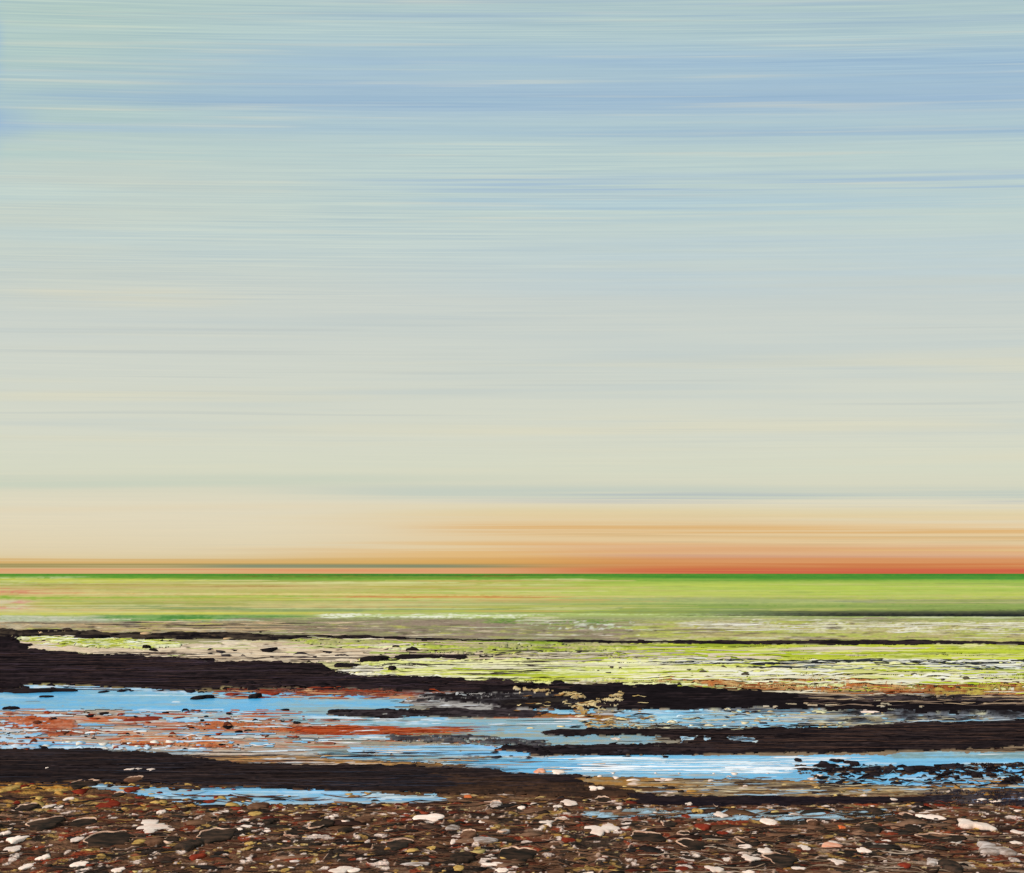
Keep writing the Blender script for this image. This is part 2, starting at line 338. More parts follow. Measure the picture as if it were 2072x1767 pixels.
S([(-300, 1172, 1242), (520, 1174, 1240), (1000, 1180, 1236)], (204, 192, 130), (206, 178, 122), 2, .34, 8, 700, 2.0, op=.4, end=300)
S([(-300, 1166, 1175), (700, 1166, 1176), (1300, 1168, 1178)], (112, 162, 56), (140, 176, 70), 1.2, .1, 5, 500, 2.5, op=.7, end=260)
S([(-100, 1205, 1214), (400, 1205, 1215), (900, 1208, 1214)], (138, 172, 58), (168, 186, 84), 1.2, .08, 3.5, 400, 2.5, op=.8, end=220)
S([(60, 1182, 1186), (560, 1184, 1188)], (152, 112, 56), (170, 140, 76), .8, .12, 2, 260, 2, op=.8, end=180)
S([(-200, 1199, 1203), (700, 1201, 1205), (1100, 1204, 1208)], (222, 206, 130), (206, 170, 100), .8, .08, 2, 400, 2, op=.8, end=220)
S([(300, 1225, 1238), (1000, 1228, 1240), (1500, 1230, 1240)], (132, 152, 100), (146, 164, 100), 1.5, .12, 4, 500, 2.5, op=.8, end=260)
S([(640, 1206, 1210), (1080, 1207, 1210)], (192, 98, 48), (206, 140, 70), .7, .08, 1.4, 200, 2, op=.9, end=160)
S([(-300, 1168, 1184), (160, 1168, 1182)], (206, 212, 160), (180, 192, 110), 1.5, .2, 5, 90, 3, op=.7, end=90)
S([(-300, 1191, 1204), (130, 1191, 1202)], (212, 128, 102), (206, 164, 116), 1.2, .08, 4, 90, 3, op=.9, end=90)
S([(-300, 1214, 1236), (56, 1214, 1234)], (216, 156, 140), (216, 200, 166), 1.2, .08, 6, 50, 4, op=.85, end=44)
S([(1000, 1178, 1203), (2300, 1180, 1204)], (184, 200, 84), (176, 196, 92), 2, .1, 9, 300, 5, op=.55, end=260)
streaks(130, (-60, 1250), (1172, 1242), (140, 620), (.6, 2.0), [(214, 196, 128), (206, 170, 112), (176, 172, 78), (150, 158, 70), (214, 214, 150), (204, 206, 84)], op=(.3, .75), dry=.22, slope=.002)
streaks(50, (1000, 2130), (1178, 1236), (140, 620), (.6, 1.8), [(206, 206, 110), (160, 176, 80), (140, 156, 84), (206, 196, 130)], op=(.25, .6), dry=.22, slope=.002)
# ---------------------------------------------------------------- salt marsh
S([(-300, 1260, 1282), (300, 1258, 1284), (640, 1254, 1284)], (178, 154, 116), (150, 140, 116), 3, .2, 4, 80, 4, end=80)
S([(500, 1250, 1292), (900, 1254, 1298), (1400, 1258, 1300)], (150, 132, 114), (142, 140, 100), 3, .08, 5, 120, 4, op=.95, end=140)
S([(1300, 1256, 1300), (2592, 1256, 1303)], (188, 176, 116), (180, 188, 90), 3, .06, 5, 130, 4, op=.9, end=160)
S([(620, 1242, 1252), (780, 1242, 1250), (1100, 1245, 1252)], (236, 238, 214), (190, 204, 130), 2, .36, 2, 90, 3, op=.95, end=60)
S([(1080, 1256, 1272), (1300, 1258, 1276)], (220, 222, 206), (160, 178, 110), 3, .62, 2, 30, 4, op=.9, end=60)
S([(1500, 1254, 1272), (1700, 1256, 1278), (2072, 1258, 1282)], (232, 228, 204), (206, 204, 150), 3, .58, 2, 60, 3.4, op=.95, end=60, rz=1)
S([(1380, 1258, 1272), (1560, 1258, 1272)], (214, 210, 190), (190, 186, 156), 3, .4, 3, 60, 4, op=.8, end=50)
S([(1000, 1252, 1262), (1250, 1254, 1264)], (96, 134, 56), (140, 160, 84), 2, .5, 2, 40, 3, op=.9, end=60)
streaks(160, (-60, 2130), (1250, 1300), (40, 260), (.5, 1.5), [(196, 200, 84), (206, 196, 160), (130, 118, 98), (226, 224, 200), (118, 122, 70)], op=(.3, .8), dry=.4)
dabs(420, (-60, 2130), (1262, 1300), (4, 16), (.8, 1.8), [(128, 112, 92), (96, 84, 70), (206, 192, 160), (180, 178, 96)], op=(.4, .9))
# pale sand and lime growth between the dark lines
S([(-10, 1296, 1312), (180, 1300, 1322), (300, 1306, 1336), (460, 1304, 1342), (700, 1300, 1342), (860, 1310, 1340), (1100, 1322, 1336)], CREAM, (206, 186, 156), 3, .08, 3, 110, 4, end=60, L='sand')
S([(45, 1289, 1295), (160, 1292, 1310), (300, 1301, 1317), (360, 1304, 1312)], LIME, (232, 232, 190), 2.5, .16, 2, 50, 3, L='grass', end=30)
S([(440, 1298, 1304), (700, 1298, 1306), (900, 1304, 1312)], (226, 222, 196), (196, 204, 110), 2, .25, 2, 70, 3, L='sand', end=50)
S([(600, 1292, 1304), (860, 1302, 1322), (1150, 1303, 1332), (1400, 1304, 1334)], (170, 182, 66), (176, 168, 120), 3, .42, 2, 46, 3, L='grass', end=60)
S([(760, 1340, 1368), (860, 1336, 1374), (1100, 1338, 1380), (1300, 1340, 1388), (1500, 1346, 1392)], LIME, LIME2, 4, .12, 2, 70, 3.2, L='grass', end=50)
S([(1200, 1322, 1346), (1420, 1320, 1346)], (204, 196, 168), (176, 168, 140), 3, .3, 3, 60, 3, L='sand', end=60)
S([(1300, 1306, 1340), (2592, 1310, 1340)], (184, 198, 62), (206, 208, 110), 3.5, .22, 2, 80, 3.2, L='grass', end=60)
S([(1380, 1336, 1346), (1700, 1342, 1356), (2592, 1344, 1364)], (222, 220, 190), (170, 180, 180), 2.5, .28, 2, 90, 3, L='sand', end=60)
S([(1340, 1352, 1384), (1640, 1352, 1392), (2592, 1356, 1402)], (218, 214, 168), (206, 210, 118), 3, .12, 3, 90, 3.6, L='sand', end=60)
S([(1400, 1356, 1390), (1700, 1360, 1398), (2592, 1366, 1404)], LIME, (226, 226, 150), 3, .66, 2, 70, 3, L='grass', end=60)
S([(680, 1356, 1364), (760, 1344, 1370), (860, 1340, 1352)], (236, 232, 212), (206, 196, 166), 3, .25, 2, 40, 3, L='sand', end=30)
S([(675, 1364, 1372), (800, 1366, 1375), (1040, 1374, 1382), (1160, 1382, 1390)], (232, 226, 130), (236, 230, 206), 2, .15, 2, 60, 2.5, L='grass', end=30)
S([(1060, 1376, 1384), (1400, 1380, 1392)], (230, 222, 196), (206, 176, 120), 2.5, .35, 2, 50, 3, L='sand', end=30)
S([(1330, 1376, 1386), (1560, 1378, 1396), (1840, 1380, 1404)], (176, 104, 54), (206, 170, 110), 3, .5, 2, 60, 3, L='rust', end=60)
S([(1880, 1386, 1408), (2592, 1388, 1410)], (150, 84, 44), (190, 170, 80), 3, .45, 2, 60, 3, L='rust', end=60)
S([(1360, 1378, 1388), (1420, 1376, 1390)], WHT, CREAM, 2, .3, 2, 30, 3, L='sand', end=14)
streaks(200, (760, 2130), (1300, 1398), (60, 320), (.8, 2.6), [(232, 232, 190), (140, 164, 44), (206, 216, 80), (240, 236, 210), (110, 128, 50), (196, 176, 140)], op=(.5, 1), dry=.35, L='grass')
streaks(70, (300, 2130), (1310, 1346), (20, 160), (.4, 1.1), [(110, 100, 84), (70, 64, 60), (140, 128, 96)], op=(.4, .9), dry=.5, L='sand')
dabs(110, (860, 2130), (1304, 1398), (3, 14), (.7, 1.8), [(70, 62, 50), (48, 44, 40), (200, 180, 150), (120, 110, 84)], op=(.5, 1), L='grass')
for nm, xr_, yr_, cs_ in (('grass', (780, 2130), (1336, 1396), [LIME, LIME2, (238, 236, 200), (232, 226, 180), (178, 190, 50)]), ('grass', (1260, 2130), (1306, 1340), [LIME, (184, 196, 60), (220, 218, 150), (150, 164, 60)]),
                         ('sand', (1320, 2130), (1340, 1396), [(238, 234, 208), (228, 222, 176), (206, 206, 140), (214, 200, 166)]), ('sand', (300, 1300), (1298, 1342), [(234, 218, 190), (222, 200, 168), (206, 186, 156)])):
    A = layer(nm)[0].copy(); streaks(150, xr_, yr_, (60, 360), (1.2, 4.0), cs_, op=(.5, .95), dry=.35, L=nm); LAY[nm][0] = A
dabs(110, (300, 900), (1302, 1342), (2, 8), (.7, 1.6), [(60, 50, 46), (120, 100, 84)], op=(.5, 1), L='sand')

# ---------------------------------------------------------------- mud flat between the pools
S([(-300, 1436, 1516), (300, 1440, 1520), (700, 1450, 1545)], (176, 150, 128), (160, 162, 152), 3, .1, 4, 120, 5, end=60)
S([(640, 1452, 1550), (1000, 1450, 1520), (1350, 1440, 1516)], (142, 152, 142), (158, 146, 124), 3, .1, 5, 120, 5, end=80)
S([(430, 1526, 1549), (720, 1532, 1552), (930, 1536, 1560)], (180, 132, 74), (164, 128, 86), 2.5, 0, 3, 110, 4, end=70)
S([(860, 1556, 1572), (1100, 1562, 1584), (1400, 1572, 1596), (1700, 1576, 1600), (2000, 1590, 1604)], (164, 120, 64), (150, 126, 92), 3, .1, 3, 90, 4, end=70)
S([(1360, 1574, 1612), (1700, 1580, 1614), (1960, 1592, 1606)], (158, 138, 104), (130, 112, 90), 4, .16, 3, 90, 4, end=80)
S([(1040, 1436, 1462), (1120, 1434, 1468), (1230, 1442, 1470)], (158, 104, 46), (128, 84, 40), 3, .06, 3, 70, 4, end=30)
S([(700, 1392, 1416), (860, 1398, 1424), (1060, 1404, 1420)], (120, 84, 74), (150, 140, 130), 3, .3, 3, 70, 3, end=60)
S([(840, 1402, 1440), (1100, 1400, 1442)], (70, 62, 64), (170, 166, 160), 4, .22, 3, 60, 2.6, end=60)
streaks(420, (-40, 1300), (1434, 1548), (30, 240), (.5, 1.8), [(206, 190, 172), (186, 108, 66), (150, 176, 186), (208, 220, 226), (120, 110, 104), (170, 150, 118)], op=(.4, .95), dry=.35)
streaks(120, (-40, 700), (1440, 1520), (40, 240), (.8, 3.0), [RUST2, (196, 132, 100), (190, 150, 124), (186, 170, 160)], op=(.5, 1), dry=.35)
streaks(160, (1300, 2130), (1560, 1624), (20, 160), (.5, 1.3), [(206, 190, 160), (110, 90, 66), (70, 56, 46), (176, 186, 200)], op=(.4, .9), dry=.45)
streaks(120, (1360, 2130), (1402, 1440), (30, 220), (.4, 1.2), [(190, 170, 140), (90, 84, 84), (206, 200, 190), (50, 44, 44)], op=(.5, 1), dry=.4)
S([(1400, 1428, 1446), (1700, 1440, 1460), (2592, 1444, 1462)], (120, 126, 132), (84, 86, 92), 3, .2, 3, 90, 3, end=80)
S([(1380, 1440, 1476), (1800, 1448, 1470)], (112, 120, 124), (140, 130, 104), 3, .3, 3, 70, 3, end=60)
dabs(200, (1360, 2000), (1436, 1478), (3, 14), (.8, 2), [(206, 204, 170), (56, 50, 50), (150, 190, 206), (176, 160, 120)], op=(.6, 1))
# rust coloured weed left on the silt
S([(600, 1474, 1486), (720, 1474, 1487), (860, 1476, 1484), (960, 1476, 1480)], RUST, (140, 52, 28), 1.6, .06, 2, 90, 3, L='rust', end=26)
S([(20, 1452, 1462), (90, 1450, 1476), (150, 1456, 1474)], (170, 84, 48), (190, 120, 90), 3, .32, 2, 40, 3, L='rust', end=20)
S([(90, 1476, 1492), (200, 1478, 1488)], (176, 92, 52), (150, 80, 56), 2, .45, 2, 40, 3, L='rust', end=20)
S([(250, 1488, 1506), (400, 1490, 1514), (470, 1500, 1514)], (186, 96, 50), (200, 140, 96), 3, .42, 2, 36, 4, L='rust', end=30)
S([(380, 1464, 1478), (470, 1460, 1476), (600, 1470, 1486)], (188, 116, 72), (170, 92, 56), 2.5, .4, 2, 60, 3, L='rust', end=30)
S([(440, 1392, 1399), (520, 1392, 1404), (640, 1396, 1408), (800, 1398, 1412)], (146, 60, 34), (120, 70, 60), 3, .42, 2, 34, 3, L='rust', end=30)
streaks(26, (0, 700), (1436, 1512), (20, 90), (.8, 2.2), [RUST, (140, 50, 28), RUST2], op=(.8, 1), dry=.35, L='rust')
# yellow-cream foam and grit at the middle gap
S([(1040, 1398, 1408), (1200, 1404, 1414)], (196, 164, 104), (226, 206, 156), 2, .62, 2, 40, 3, L='foam', end=20)
S([(1150, 1404, 1440), (1200, 1420, 1448), (1260, 1404, 1440)], (222, 200, 146), (180, 146, 84), 5, .66, 2, 20, 5, L='foam', end=16)
S([(1180, 1454, 1476), (1280, 1462, 1480), (1330, 1466, 1480)], (210, 184, 124), (150, 112, 56), 4, .68, 2, 22, 4, L='foam', end=20)
dabs(5, (1040, 1400), (1402, 1480), (3, 9), (.8, 2.2), [(232, 214, 160), (220, 196, 130), (240, 230, 200)], L='foam', ragged=.8)
dabs(20, (1500, 2072), (1410, 1436), (4, 18), (.7, 1.4), [(206, 186, 150), (190, 160, 120)], L='foam', ragged=.8)
dabs(6, (800, 1000), (1404, 1428), (4, 20), (.7, 1.6), [(236, 236, 236), (200, 206, 206)], L='foam', ragged=.8)

# ---------------------------------------------------------------- pools
S([(-300, 1390, 1440), (60, 1392, 1440), (200, 1394, 1436), (400, 1400, 1442), (600, 1404, 1446), (760, 1410, 1446), (820, 1414, 1440)], BLU, (112, 178, 206), 3, .05, 2, 120, 4, L='water_1', end=40)
S([(-300, 1386, 1396), (150, 1388, 1394), (380, 1398, 1406)], (214, 228, 238), BLU2, 2, .25, 2, 60, 2.6, L='water_1', end=40)
S([(560, 1424, 1456), (720, 1430, 1474), (900, 1454, 1478), (1120, 1456, 1480), (1300, 1466, 1500)], TEAL, (138, 166, 170), 3, .22, 2, 90, 3, L='water_1', end=60)
S([(860, 1474, 1500), (1100, 1472, 1512), (1330, 1482, 1512)], (116, 162, 180), (150, 156, 136), 3, .26, 2, 80, 3, L='water_1', end=60)
S([(-300, 1500, 1516), (60, 1496, 1517), (200, 1506, 1518), (300, 1512, 1524)], BLU2, (206, 222, 232), 3, .4, 2, 40, 3, L='water_1', end=30)
S([(-300, 1440, 1500), (40, 1444, 1496), (110, 1452, 1484)], (176, 206, 228), (140, 196, 232), 3, .5, 2, 40, 3, L='water_1', end=20)
S([(300, 1444, 1452), (560, 1444, 1454)], (126, 182, 206), (160, 176, 176), 2.5, .3, 2, 90, 3.4, L='water_1', end=40)
S([(560, 1486, 1496), (860, 1490, 1500)], (132, 176, 196), (166, 160, 146), 2.5, .34, 2, 80, 3.4, L='water_1', end=40)
S([(340, 1452, 1460), (420, 1456, 1467), (480, 1460, 1467)], BLU2, BLU, 1.6, .12, 2, 50, 2.6, L='water_1', end=16)
streaks(110, (0, 900), (1436, 1520), (20, 130), (1.0, 2.8), [BLU2, BLU, (206, 224, 236), (236, 240, 240)], op=(.9, 1), dry=.42, L='water_1')
S([(700, 1514, 1526), (800, 1510, 1528), (900, 1508, 1532), (1020, 1510, 1532), (1110, 1516, 1530)], (118, 190, 240), BLU2, 2.6, .2, 2, 50, 3, L='water_2', end=24)
S([(620, 1522, 1532), (760, 1528, 1540), (1000, 1532, 1554), (1100, 1536, 1562)], (156, 176, 182), TEAL, 3, .26, 2, 80, 3, L='water_2', end=60)
S([(920, 1540, 1562), (1200, 1530, 1570), (1380, 1528, 1576), (1600, 1530, 1580), (1760, 1528, 1590), (2100, 1526, 1597), (2592, 1524, 1598)], (104, 176, 214), (104, 188, 230), 3, .03, 2, 140, 4, L='water_2', end=90)
S([(1180, 1536, 1556), (1340, 1534, 1562), (1540, 1538, 1562), (1640, 1544, 1560)], (232, 242, 246), (170, 212, 232), 2.5, .3, 2, 120, 2.4, L='water_2', end=80)  # white sheen on the water, painted into the pool's pigment
S([(1850, 1560, 1592), (2592, 1548, 1594)], (104, 186, 240), (120, 196, 240), 2, .1, 2, 90, 3, L='water_2', end=60)
S([(1820, 1524, 1536), (2592, 1518, 1540)], (110, 150, 156), (140, 180, 190), 2, .3, 2, 70, 3, L='water_2', end=50)
S([(1020, 1430, 1436), (1090, 1432, 1440), (1130, 1438, 1446), (1200, 1432, 1444)], (142, 202, 222), (160, 212, 226), 1.6, .12, 2, 40, 3, L='water_3', end=14)
S([(1250, 1438, 1452), (1330, 1432, 1460), (1400, 1436, 1470), (1500, 1444, 1474), (1620, 1452, 1464)], (142, 200, 218), (116, 176, 204), 3, .24, 2, 50, 4, L='water_3', end=26)
S([(1280, 1448, 1464), (1370, 1446, 1462)], (160, 212, 226), None, 2, .05, 2, 40, 4, L='water_3', end=14)
S([(1560, 1470, 1478), (1720, 1472, 1480)], (146, 208, 230), (176, 216, 226), 2, .42, 2, 30, 3, L='water_3', end=18)
S([(1760, 1436, 1440), (2000, 1440, 1444)], (140, 196, 222), None, 1.2, .3, 2, 60, 3, L='water_3', end=24)
S([(190, 1588, 1596), (300, 1592, 1612), (420, 1602, 1634), (560, 1598, 1626), (700, 1604, 1628), (860, 1614, 1624), (900, 1616, 1622)], (124, 184, 216), (168, 186, 190), 3, .16, 2, 60, 3, L='water_4', end=24)
S([(410, 1596, 1606), (560, 1594, 1604), (700, 1596, 1612)], (122, 194, 246), (140, 200, 240), 2.5, .4, 2, 34, 3, L='water_4', end=18)
streaks(40, (420, 900), (1592, 1614), (16, 80), (1.0, 2.6), [(124, 196, 248), (140, 202, 246)], op=(.95, 1), dry=.4, L='water_4')
S([(560, 1612, 1622), (900, 1614, 1626)], (160, 152, 146), (150, 168, 176), 2, .15, 2, 80, 3, L='water_4', end=30)
S([(1180, 1640, 1656), (1380, 1636, 1658), (1560, 1640, 1662), (1800, 1640, 1656)], (160, 196, 214), (126, 140, 140), 3.5, .42, 2, 40, 3, L='water_5', end=40)
S([(1960, 1606, 1628), (2592, 1600, 1630)], (84, 100, 130), (60, 66, 84), 3, .4, 2, 26, 2.4, L='water_5', end=40)

# ---------------------------------------------------------------- dark peat banks
S([(-300, 1272, 1420), (20, 1274, 1400), (44, 1284, 1392)], INK, INK2, 2, .02, 2, 60, 4, L='bank_1', end=30)
S([(-300, 1274, 1290), (140, 1276, 1290), (344, 1280, 1293), (560, 1284, 1294), (688, 1286, 1292)], INK, (70, 60, 50), 2.2, .14, 2, 60, 3, L='bank_2', end=50)
S([(688, 1287, 1293), (860, 1291, 1296), (1100, 1296, 1301), (1360, 1297, 1305), (1700, 1297, 1306), (2592, 1301, 1311)], INK, (50, 40, 40), 1.6, .1, 2, 60, 2.6, L='bank_2', end=40)
S([(-300, 1316, 1384), (60, 1314, 1386), (206, 1326, 1390), (309, 1333, 1396), (447, 1340, 1397), (653, 1343, 1394), (672, 1358, 1394), (700, 1371, 1394), (783, 1374, 1396), (1024, 1379, 1402), (1127, 1389, 1410), (1200, 1387, 1416)], INK, (46, 36, 38), 2.6, 0, 2, 90, 3, L='bank_1', end=20)
S([(1120, 1386, 1424), (1260, 1388, 1438), (1392, 1392, 1437), (1532, 1400, 1434), (1669, 1408, 1436), (1807, 1416, 1442), (2072, 1424, 1449), (2592, 1428, 1450)], INK, INK3, 2.6, 0, 2, 70, 3, L='bank_1', end=30)
S([(1010, 1412, 1434), (1200, 1418, 1438)], INK, INK3, 3, .1, 2, 60, 3, L='bank_1', end=30)
S([(1640, 1408, 1416), (1800, 1410, 1420), (2592, 1412, 1424)], INK, (70, 60, 60), 2, .3, 2, 70, 2.6, L='bank_1', end=40)
S([(680, 1440, 1452), (840, 1436, 1452), (1058, 1436, 1454), (1110, 1440, 1450)], INK, (60, 52, 54), 2.6, .2, 2, 70, 2.6, L='bank_3', end=40)
S([(860, 1406, 1420), (1000, 1404, 1424), (1180, 1410, 1436)], INK, (60, 56, 58), 3.2, .34, 2, 60, 2.6, L='bank_1', end=40)
S([(1020, 1420, 1434), (1140, 1414, 1432)], INK, (50, 44, 40), 2.4, .2, 2, 50, 3, L='bank_1', end=30)
S([(1120, 1478, 1490), (1260, 1474, 1486), (1360, 1478, 1496), (1460, 1476, 1524), (1700, 1475, 1524), (1810, 1466, 1522), (2072, 1460, 1512), (2592, 1458, 1512)], INK, (44, 35, 34), 2.8, .03, 2, 80, 3, L='bank_4', end=40)
S([(1007, 1514, 1520), (1100, 1512, 1530), (1240, 1510, 1530), (1400, 1506, 1527), (1500, 1500, 1526)], INK, (46, 38, 40), 2.4, .08, 2, 60, 3, L='bank_4', end=40)
S([(800, 1490, 1502), (960, 1492, 1506), (1100, 1500, 1510)], (60, 56, 60), (90, 90, 92), 2.4, .42, 2, 60, 2.4, L='bank_4', end=60)
S([(-300, 1516, 1584), (206, 1519, 1582), (344, 1528, 1588), (516, 1547, 1594), (712, 1549, 1602), (860, 1552, 1606), (921, 1556, 1604), (1040, 1566, 1600), (1180, 1570, 1590)], (34, 29, 30), (46, 36, 34), 2.4, .02, 2, 90, 3, L='bank_5', end=40)
S([(900, 1570, 1606), (1060, 1580, 1610), (1300, 1600, 1614)], (50, 38, 32), (70, 50, 38), 3, .3, 2, 70, 3, L='bank_5', end=60)
S([(1280, 1610, 1626), (1400, 1614, 1632), (1640, 1614, 1630), (1920, 1612, 1624)], (30, 25, 30), (40, 32, 34), 2.0, 0, 2, 70, 3, L='bank_6', end=40)
S([(1880, 1598, 1632), (2592, 1594, 1634)], (38, 34, 40), (70, 64, 66), 4, .5, 2, 60, 2.6, L='bank_6', end=60)
S([(1620, 1556, 1564), (1720, 1555, 1564), (1860, 1558, 1566), (2000, 1546, 1553), (2592, 1543, 1552)], INK, (40, 34, 36), 3, .42, 2, 40, 3, L='bank_7', end=20)
S([(1880, 1556, 1574), (2592, 1552, 1576)], INK, None, 4, .74, 2, 18, 3, L='bank_7', end=20)
dabs(70, (1600, 2072), (1550, 1582), (3, 12), (.8, 2.2), [INK, (44, 40, 44)], L='bank_7', ragged=.9)
dabs(40, (1700, 2072), (1440, 1462), (5, 30), (.8, 1.8), [INK], L='bank_4', ragged=.9)
for nm in ('bank_1', 'bank_4', 'bank_5'):
    y0, y1 = {'bank_1': (1320, 1432), 'bank_4': (1466, 1522), 'bank_5': (1522, 1598)}[nm]
    A = layer(nm)[0].copy(); streaks(260, (-40, 2120), (y0, y1), (30, 220), (.4, .9), [(64, 50, 50), (24, 20, 22), (56, 46, 48), (78, 62, 58)], op=(.3, .75), dry=.4, L=nm); LAY[nm][0] = A
for q_, xr_, yr_ in ((1, (-40, 1340), (1388, 1516)), (2, (520, 2130), (1510, 1598)), (3, (1020, 1700), (1430, 1480)), (4, (180, 920), (1588, 1634))):
    nm = 'water_%d' % q_; A = layer(nm)[0].copy()
    streaks(170, xr_, yr_, (50, 320), (.8, 3.2), [(130, 176, 194), (84, 160, 206), (200, 224, 234), (120, 190, 224), (96, 184, 232), (168, 166, 152)], op=(.35, .85), dry=.38, L=nm)
    streaks(40, xr_, yr_, (12, 70), (.5, 1.2), [(60, 64, 72), (90, 80, 74), (236, 240, 240)], op=(.6, 1), dry=.42, L=nm)
    LAY[nm][0] = A
# slivers of standing water on the right-hand bank
S([(1376, 1494, 1504), (1408, 1492, 1500)], (206, 232, 240), BLU2, 2, .25, 2, 18, 3, L='water_6', end=8)
S([(1426, 1492, 1502), (1438, 1492, 1500)], (206, 232, 240), BLU2, 2, .2, 2, 10, 3, L='water_6', end=5)
S([(1474, 1494, 1500), (1500, 1492, 1504), (1532, 1500, 1506)], (206, 232, 240), BLU2, 2, .25, 2, 20, 3, L='water_6', end=8)

# ---------------------------------------------------------------- shingle in the foreground
S([(-520, 1578, 1600), (60, 1580, 1600), (170, 1582, 1600)], OCH, (120, 80, 44), 3, .35, 3, 50, 4, end=30)
streaks(800, (-60, 2130), (1604, 1780), (30, 220), (.6, 2.2), [(70, 48, 38), (118, 80, 58), (104, 52, 36), (138, 106, 80), (56, 42, 36), (98, 70, 44), (126, 92, 66)], op=(.4, .9), dry=.3, slope=.04)
BRN = [(64, 46, 38), (112, 78, 56), (98, 54, 38), (130, 94, 66), (50, 40, 36), (140, 112, 90), (78, 56, 38)]
dabs(1300, (-40, 2112), (1622, 1782), (8, 40), (1.0, 3.2), BRN, op=(.4, .9), rz=.5, ridge=1.0, slope=.14, ragged=.8)
def crust(lx, ly, thr, c, c2, rim=None, rimop=.8, up=1.5, seed=0, xr=(-60, 2140), yr=(1612, 1784), op=.9, fade=26):
    """irregular slabs of one pigment with a raised pale lip on the side away from the view"""
    r = rows(*yr); k = cols(*xr); x, y = X[r, k], Y[r, k]
    sc = .72 + .5 * (y - 1600) / 180
    u, v = (x - 1036) / (lx * sc), (y - 1600) / (ly * sc)
    wv = (fbm(u * .6 + 9, v * .6, seed + 7, 2) - .5) * 1.5
    f = fbm(u + wv, v + wv * .5, seed, 3, .42); g = fbm(u + wv + 2.2 / lx, v + wv * .5 + 1.6 / ly, seed, 3, .42)
    ed = ss(yr[0], yr[0] + fade, y + (fbm(x / 40, y / 6, seed + 3, 2) - .5) * 26)
    m = ss(thr, thr + .022, f) * ed * op
    m = m * (1 - .5 * ss(.52, .7, fbm(x / 50, y / 2.2, seed + 11, 2)))
    t = fbm(x / 36, y / 2.4, seed + 12, 2)[..., None]
    cc = alb(c) * (1 - t) + alb(c2) * t
    COL[r, k] = COL[r, k] * (1 - m[..., None]) + cc * m[..., None]
    RZ[r, k] = RZ[r, k] * (1 - .6 * m) + up * m
    if rim is not None:
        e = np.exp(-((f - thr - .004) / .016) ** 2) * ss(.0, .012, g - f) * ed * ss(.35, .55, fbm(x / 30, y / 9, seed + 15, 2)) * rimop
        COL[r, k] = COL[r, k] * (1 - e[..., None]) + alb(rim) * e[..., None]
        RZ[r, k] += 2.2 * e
crust(90, 14, .60, (94, 46, 34), (116, 66, 46), None, up=.6, seed=301, op=.7)
crust(60, 12, .62, (124, 92, 68), (98, 72, 54), (170, 136, 112), .6, 1.0, 305, op=.7)
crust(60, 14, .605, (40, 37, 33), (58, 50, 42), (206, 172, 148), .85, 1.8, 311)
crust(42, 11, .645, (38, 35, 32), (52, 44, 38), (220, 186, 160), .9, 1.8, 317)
crust(26, 6, .72, (184, 150, 86), (150, 112, 58), None, up=1.2, seed=331, yr=(1600, 1784))
crust(34, 7, .715, (116, 44, 30), (146, 66, 40), (190, 120, 90), .5, 1.0, 341, yr=(1604, 1784))
crust(32, 8, .735, (248, 226, 208), (232, 204, 186), None, up=2.0, seed=353, yr=(1622, 1784))
crust(15, 4, .755, (246, 222, 204), (214, 186, 168), None, up=1.6, seed=367, yr=(1614, 1784))
crust(14, 3.4, .775, (190, 158, 96), (214, 190, 140), None, up=1.2, seed=379, yr=(1604, 1784))
crust(60, 9, .66, (180, 160, 140), (140, 112, 90), None, up=1.2, seed=389, xr=(1280, 2140), yr=(1690, 1784), op=.7)
dabs(220, (900, 2112), (1580, 1640), (4, 16), (.9, 2.2), [(206, 176, 120), (176, 130, 66), (60, 48, 40), (238, 214, 196), (90, 64, 44)], op=(.6, 1), rz=.6, ragged=.8)
dabs(120, (0, 500), (1590, 1640), (5, 20), (1, 2.6), [(176, 132, 66), (196, 160, 90), (60, 44, 36), (112, 42, 30)], op=(.6, 1), rz=.6, ragged=.8)

# ------------------------------------------------------------------ materials
def new_mat(name):
    m = bpy.data.materials.new(name); m.use_nodes = True
    t = m.node_tree; t.nodes.clear()
    o = t.nodes.new('ShaderNodeOutputMaterial'); p = t.nodes.new('ShaderNodeBsdfPrincipled')
    t.links.new(p.outputs[0], o.inputs['Surface'])
    return m, t, p
def tex_noise(t, vec, sx, sy, detail=3, sz=1.0):
    mp = t.nodes.new('ShaderNodeMapping'); mp.inputs['Scale'].default_value = (sx, sy, sz); t.links.new(vec, mp.inputs[0])
    n = t.nodes.new('ShaderNodeTexNoise'); n.inputs['Scale'].default_value = 1.0; n.inputs['Detail'].default_value = detail
    t.links.new(mp.outputs[0], n.inputs['Vector']); return n.outputs['Fac']
def mulfac(t, colour, fac, amt):
    mr = t.nodes.new('ShaderNodeMapRange'); t.links.new(fac, mr.inputs['Value'])
    mr.inputs['From Min'].default_value = .25; mr.inputs['From Max'].default_value = .75
    mr.inputs['To Min'].default_value = 1 - amt; mr.inputs['To Max'].default_value = 1 + amt
    v = t.nodes.new('ShaderNodeVectorMath'); v.operation = 'SCALE'
    t.links.new(colour, v.inputs[0]); t.links.new(mr.outputs[0], v.inputs['Scale']); return v.outputs[0]
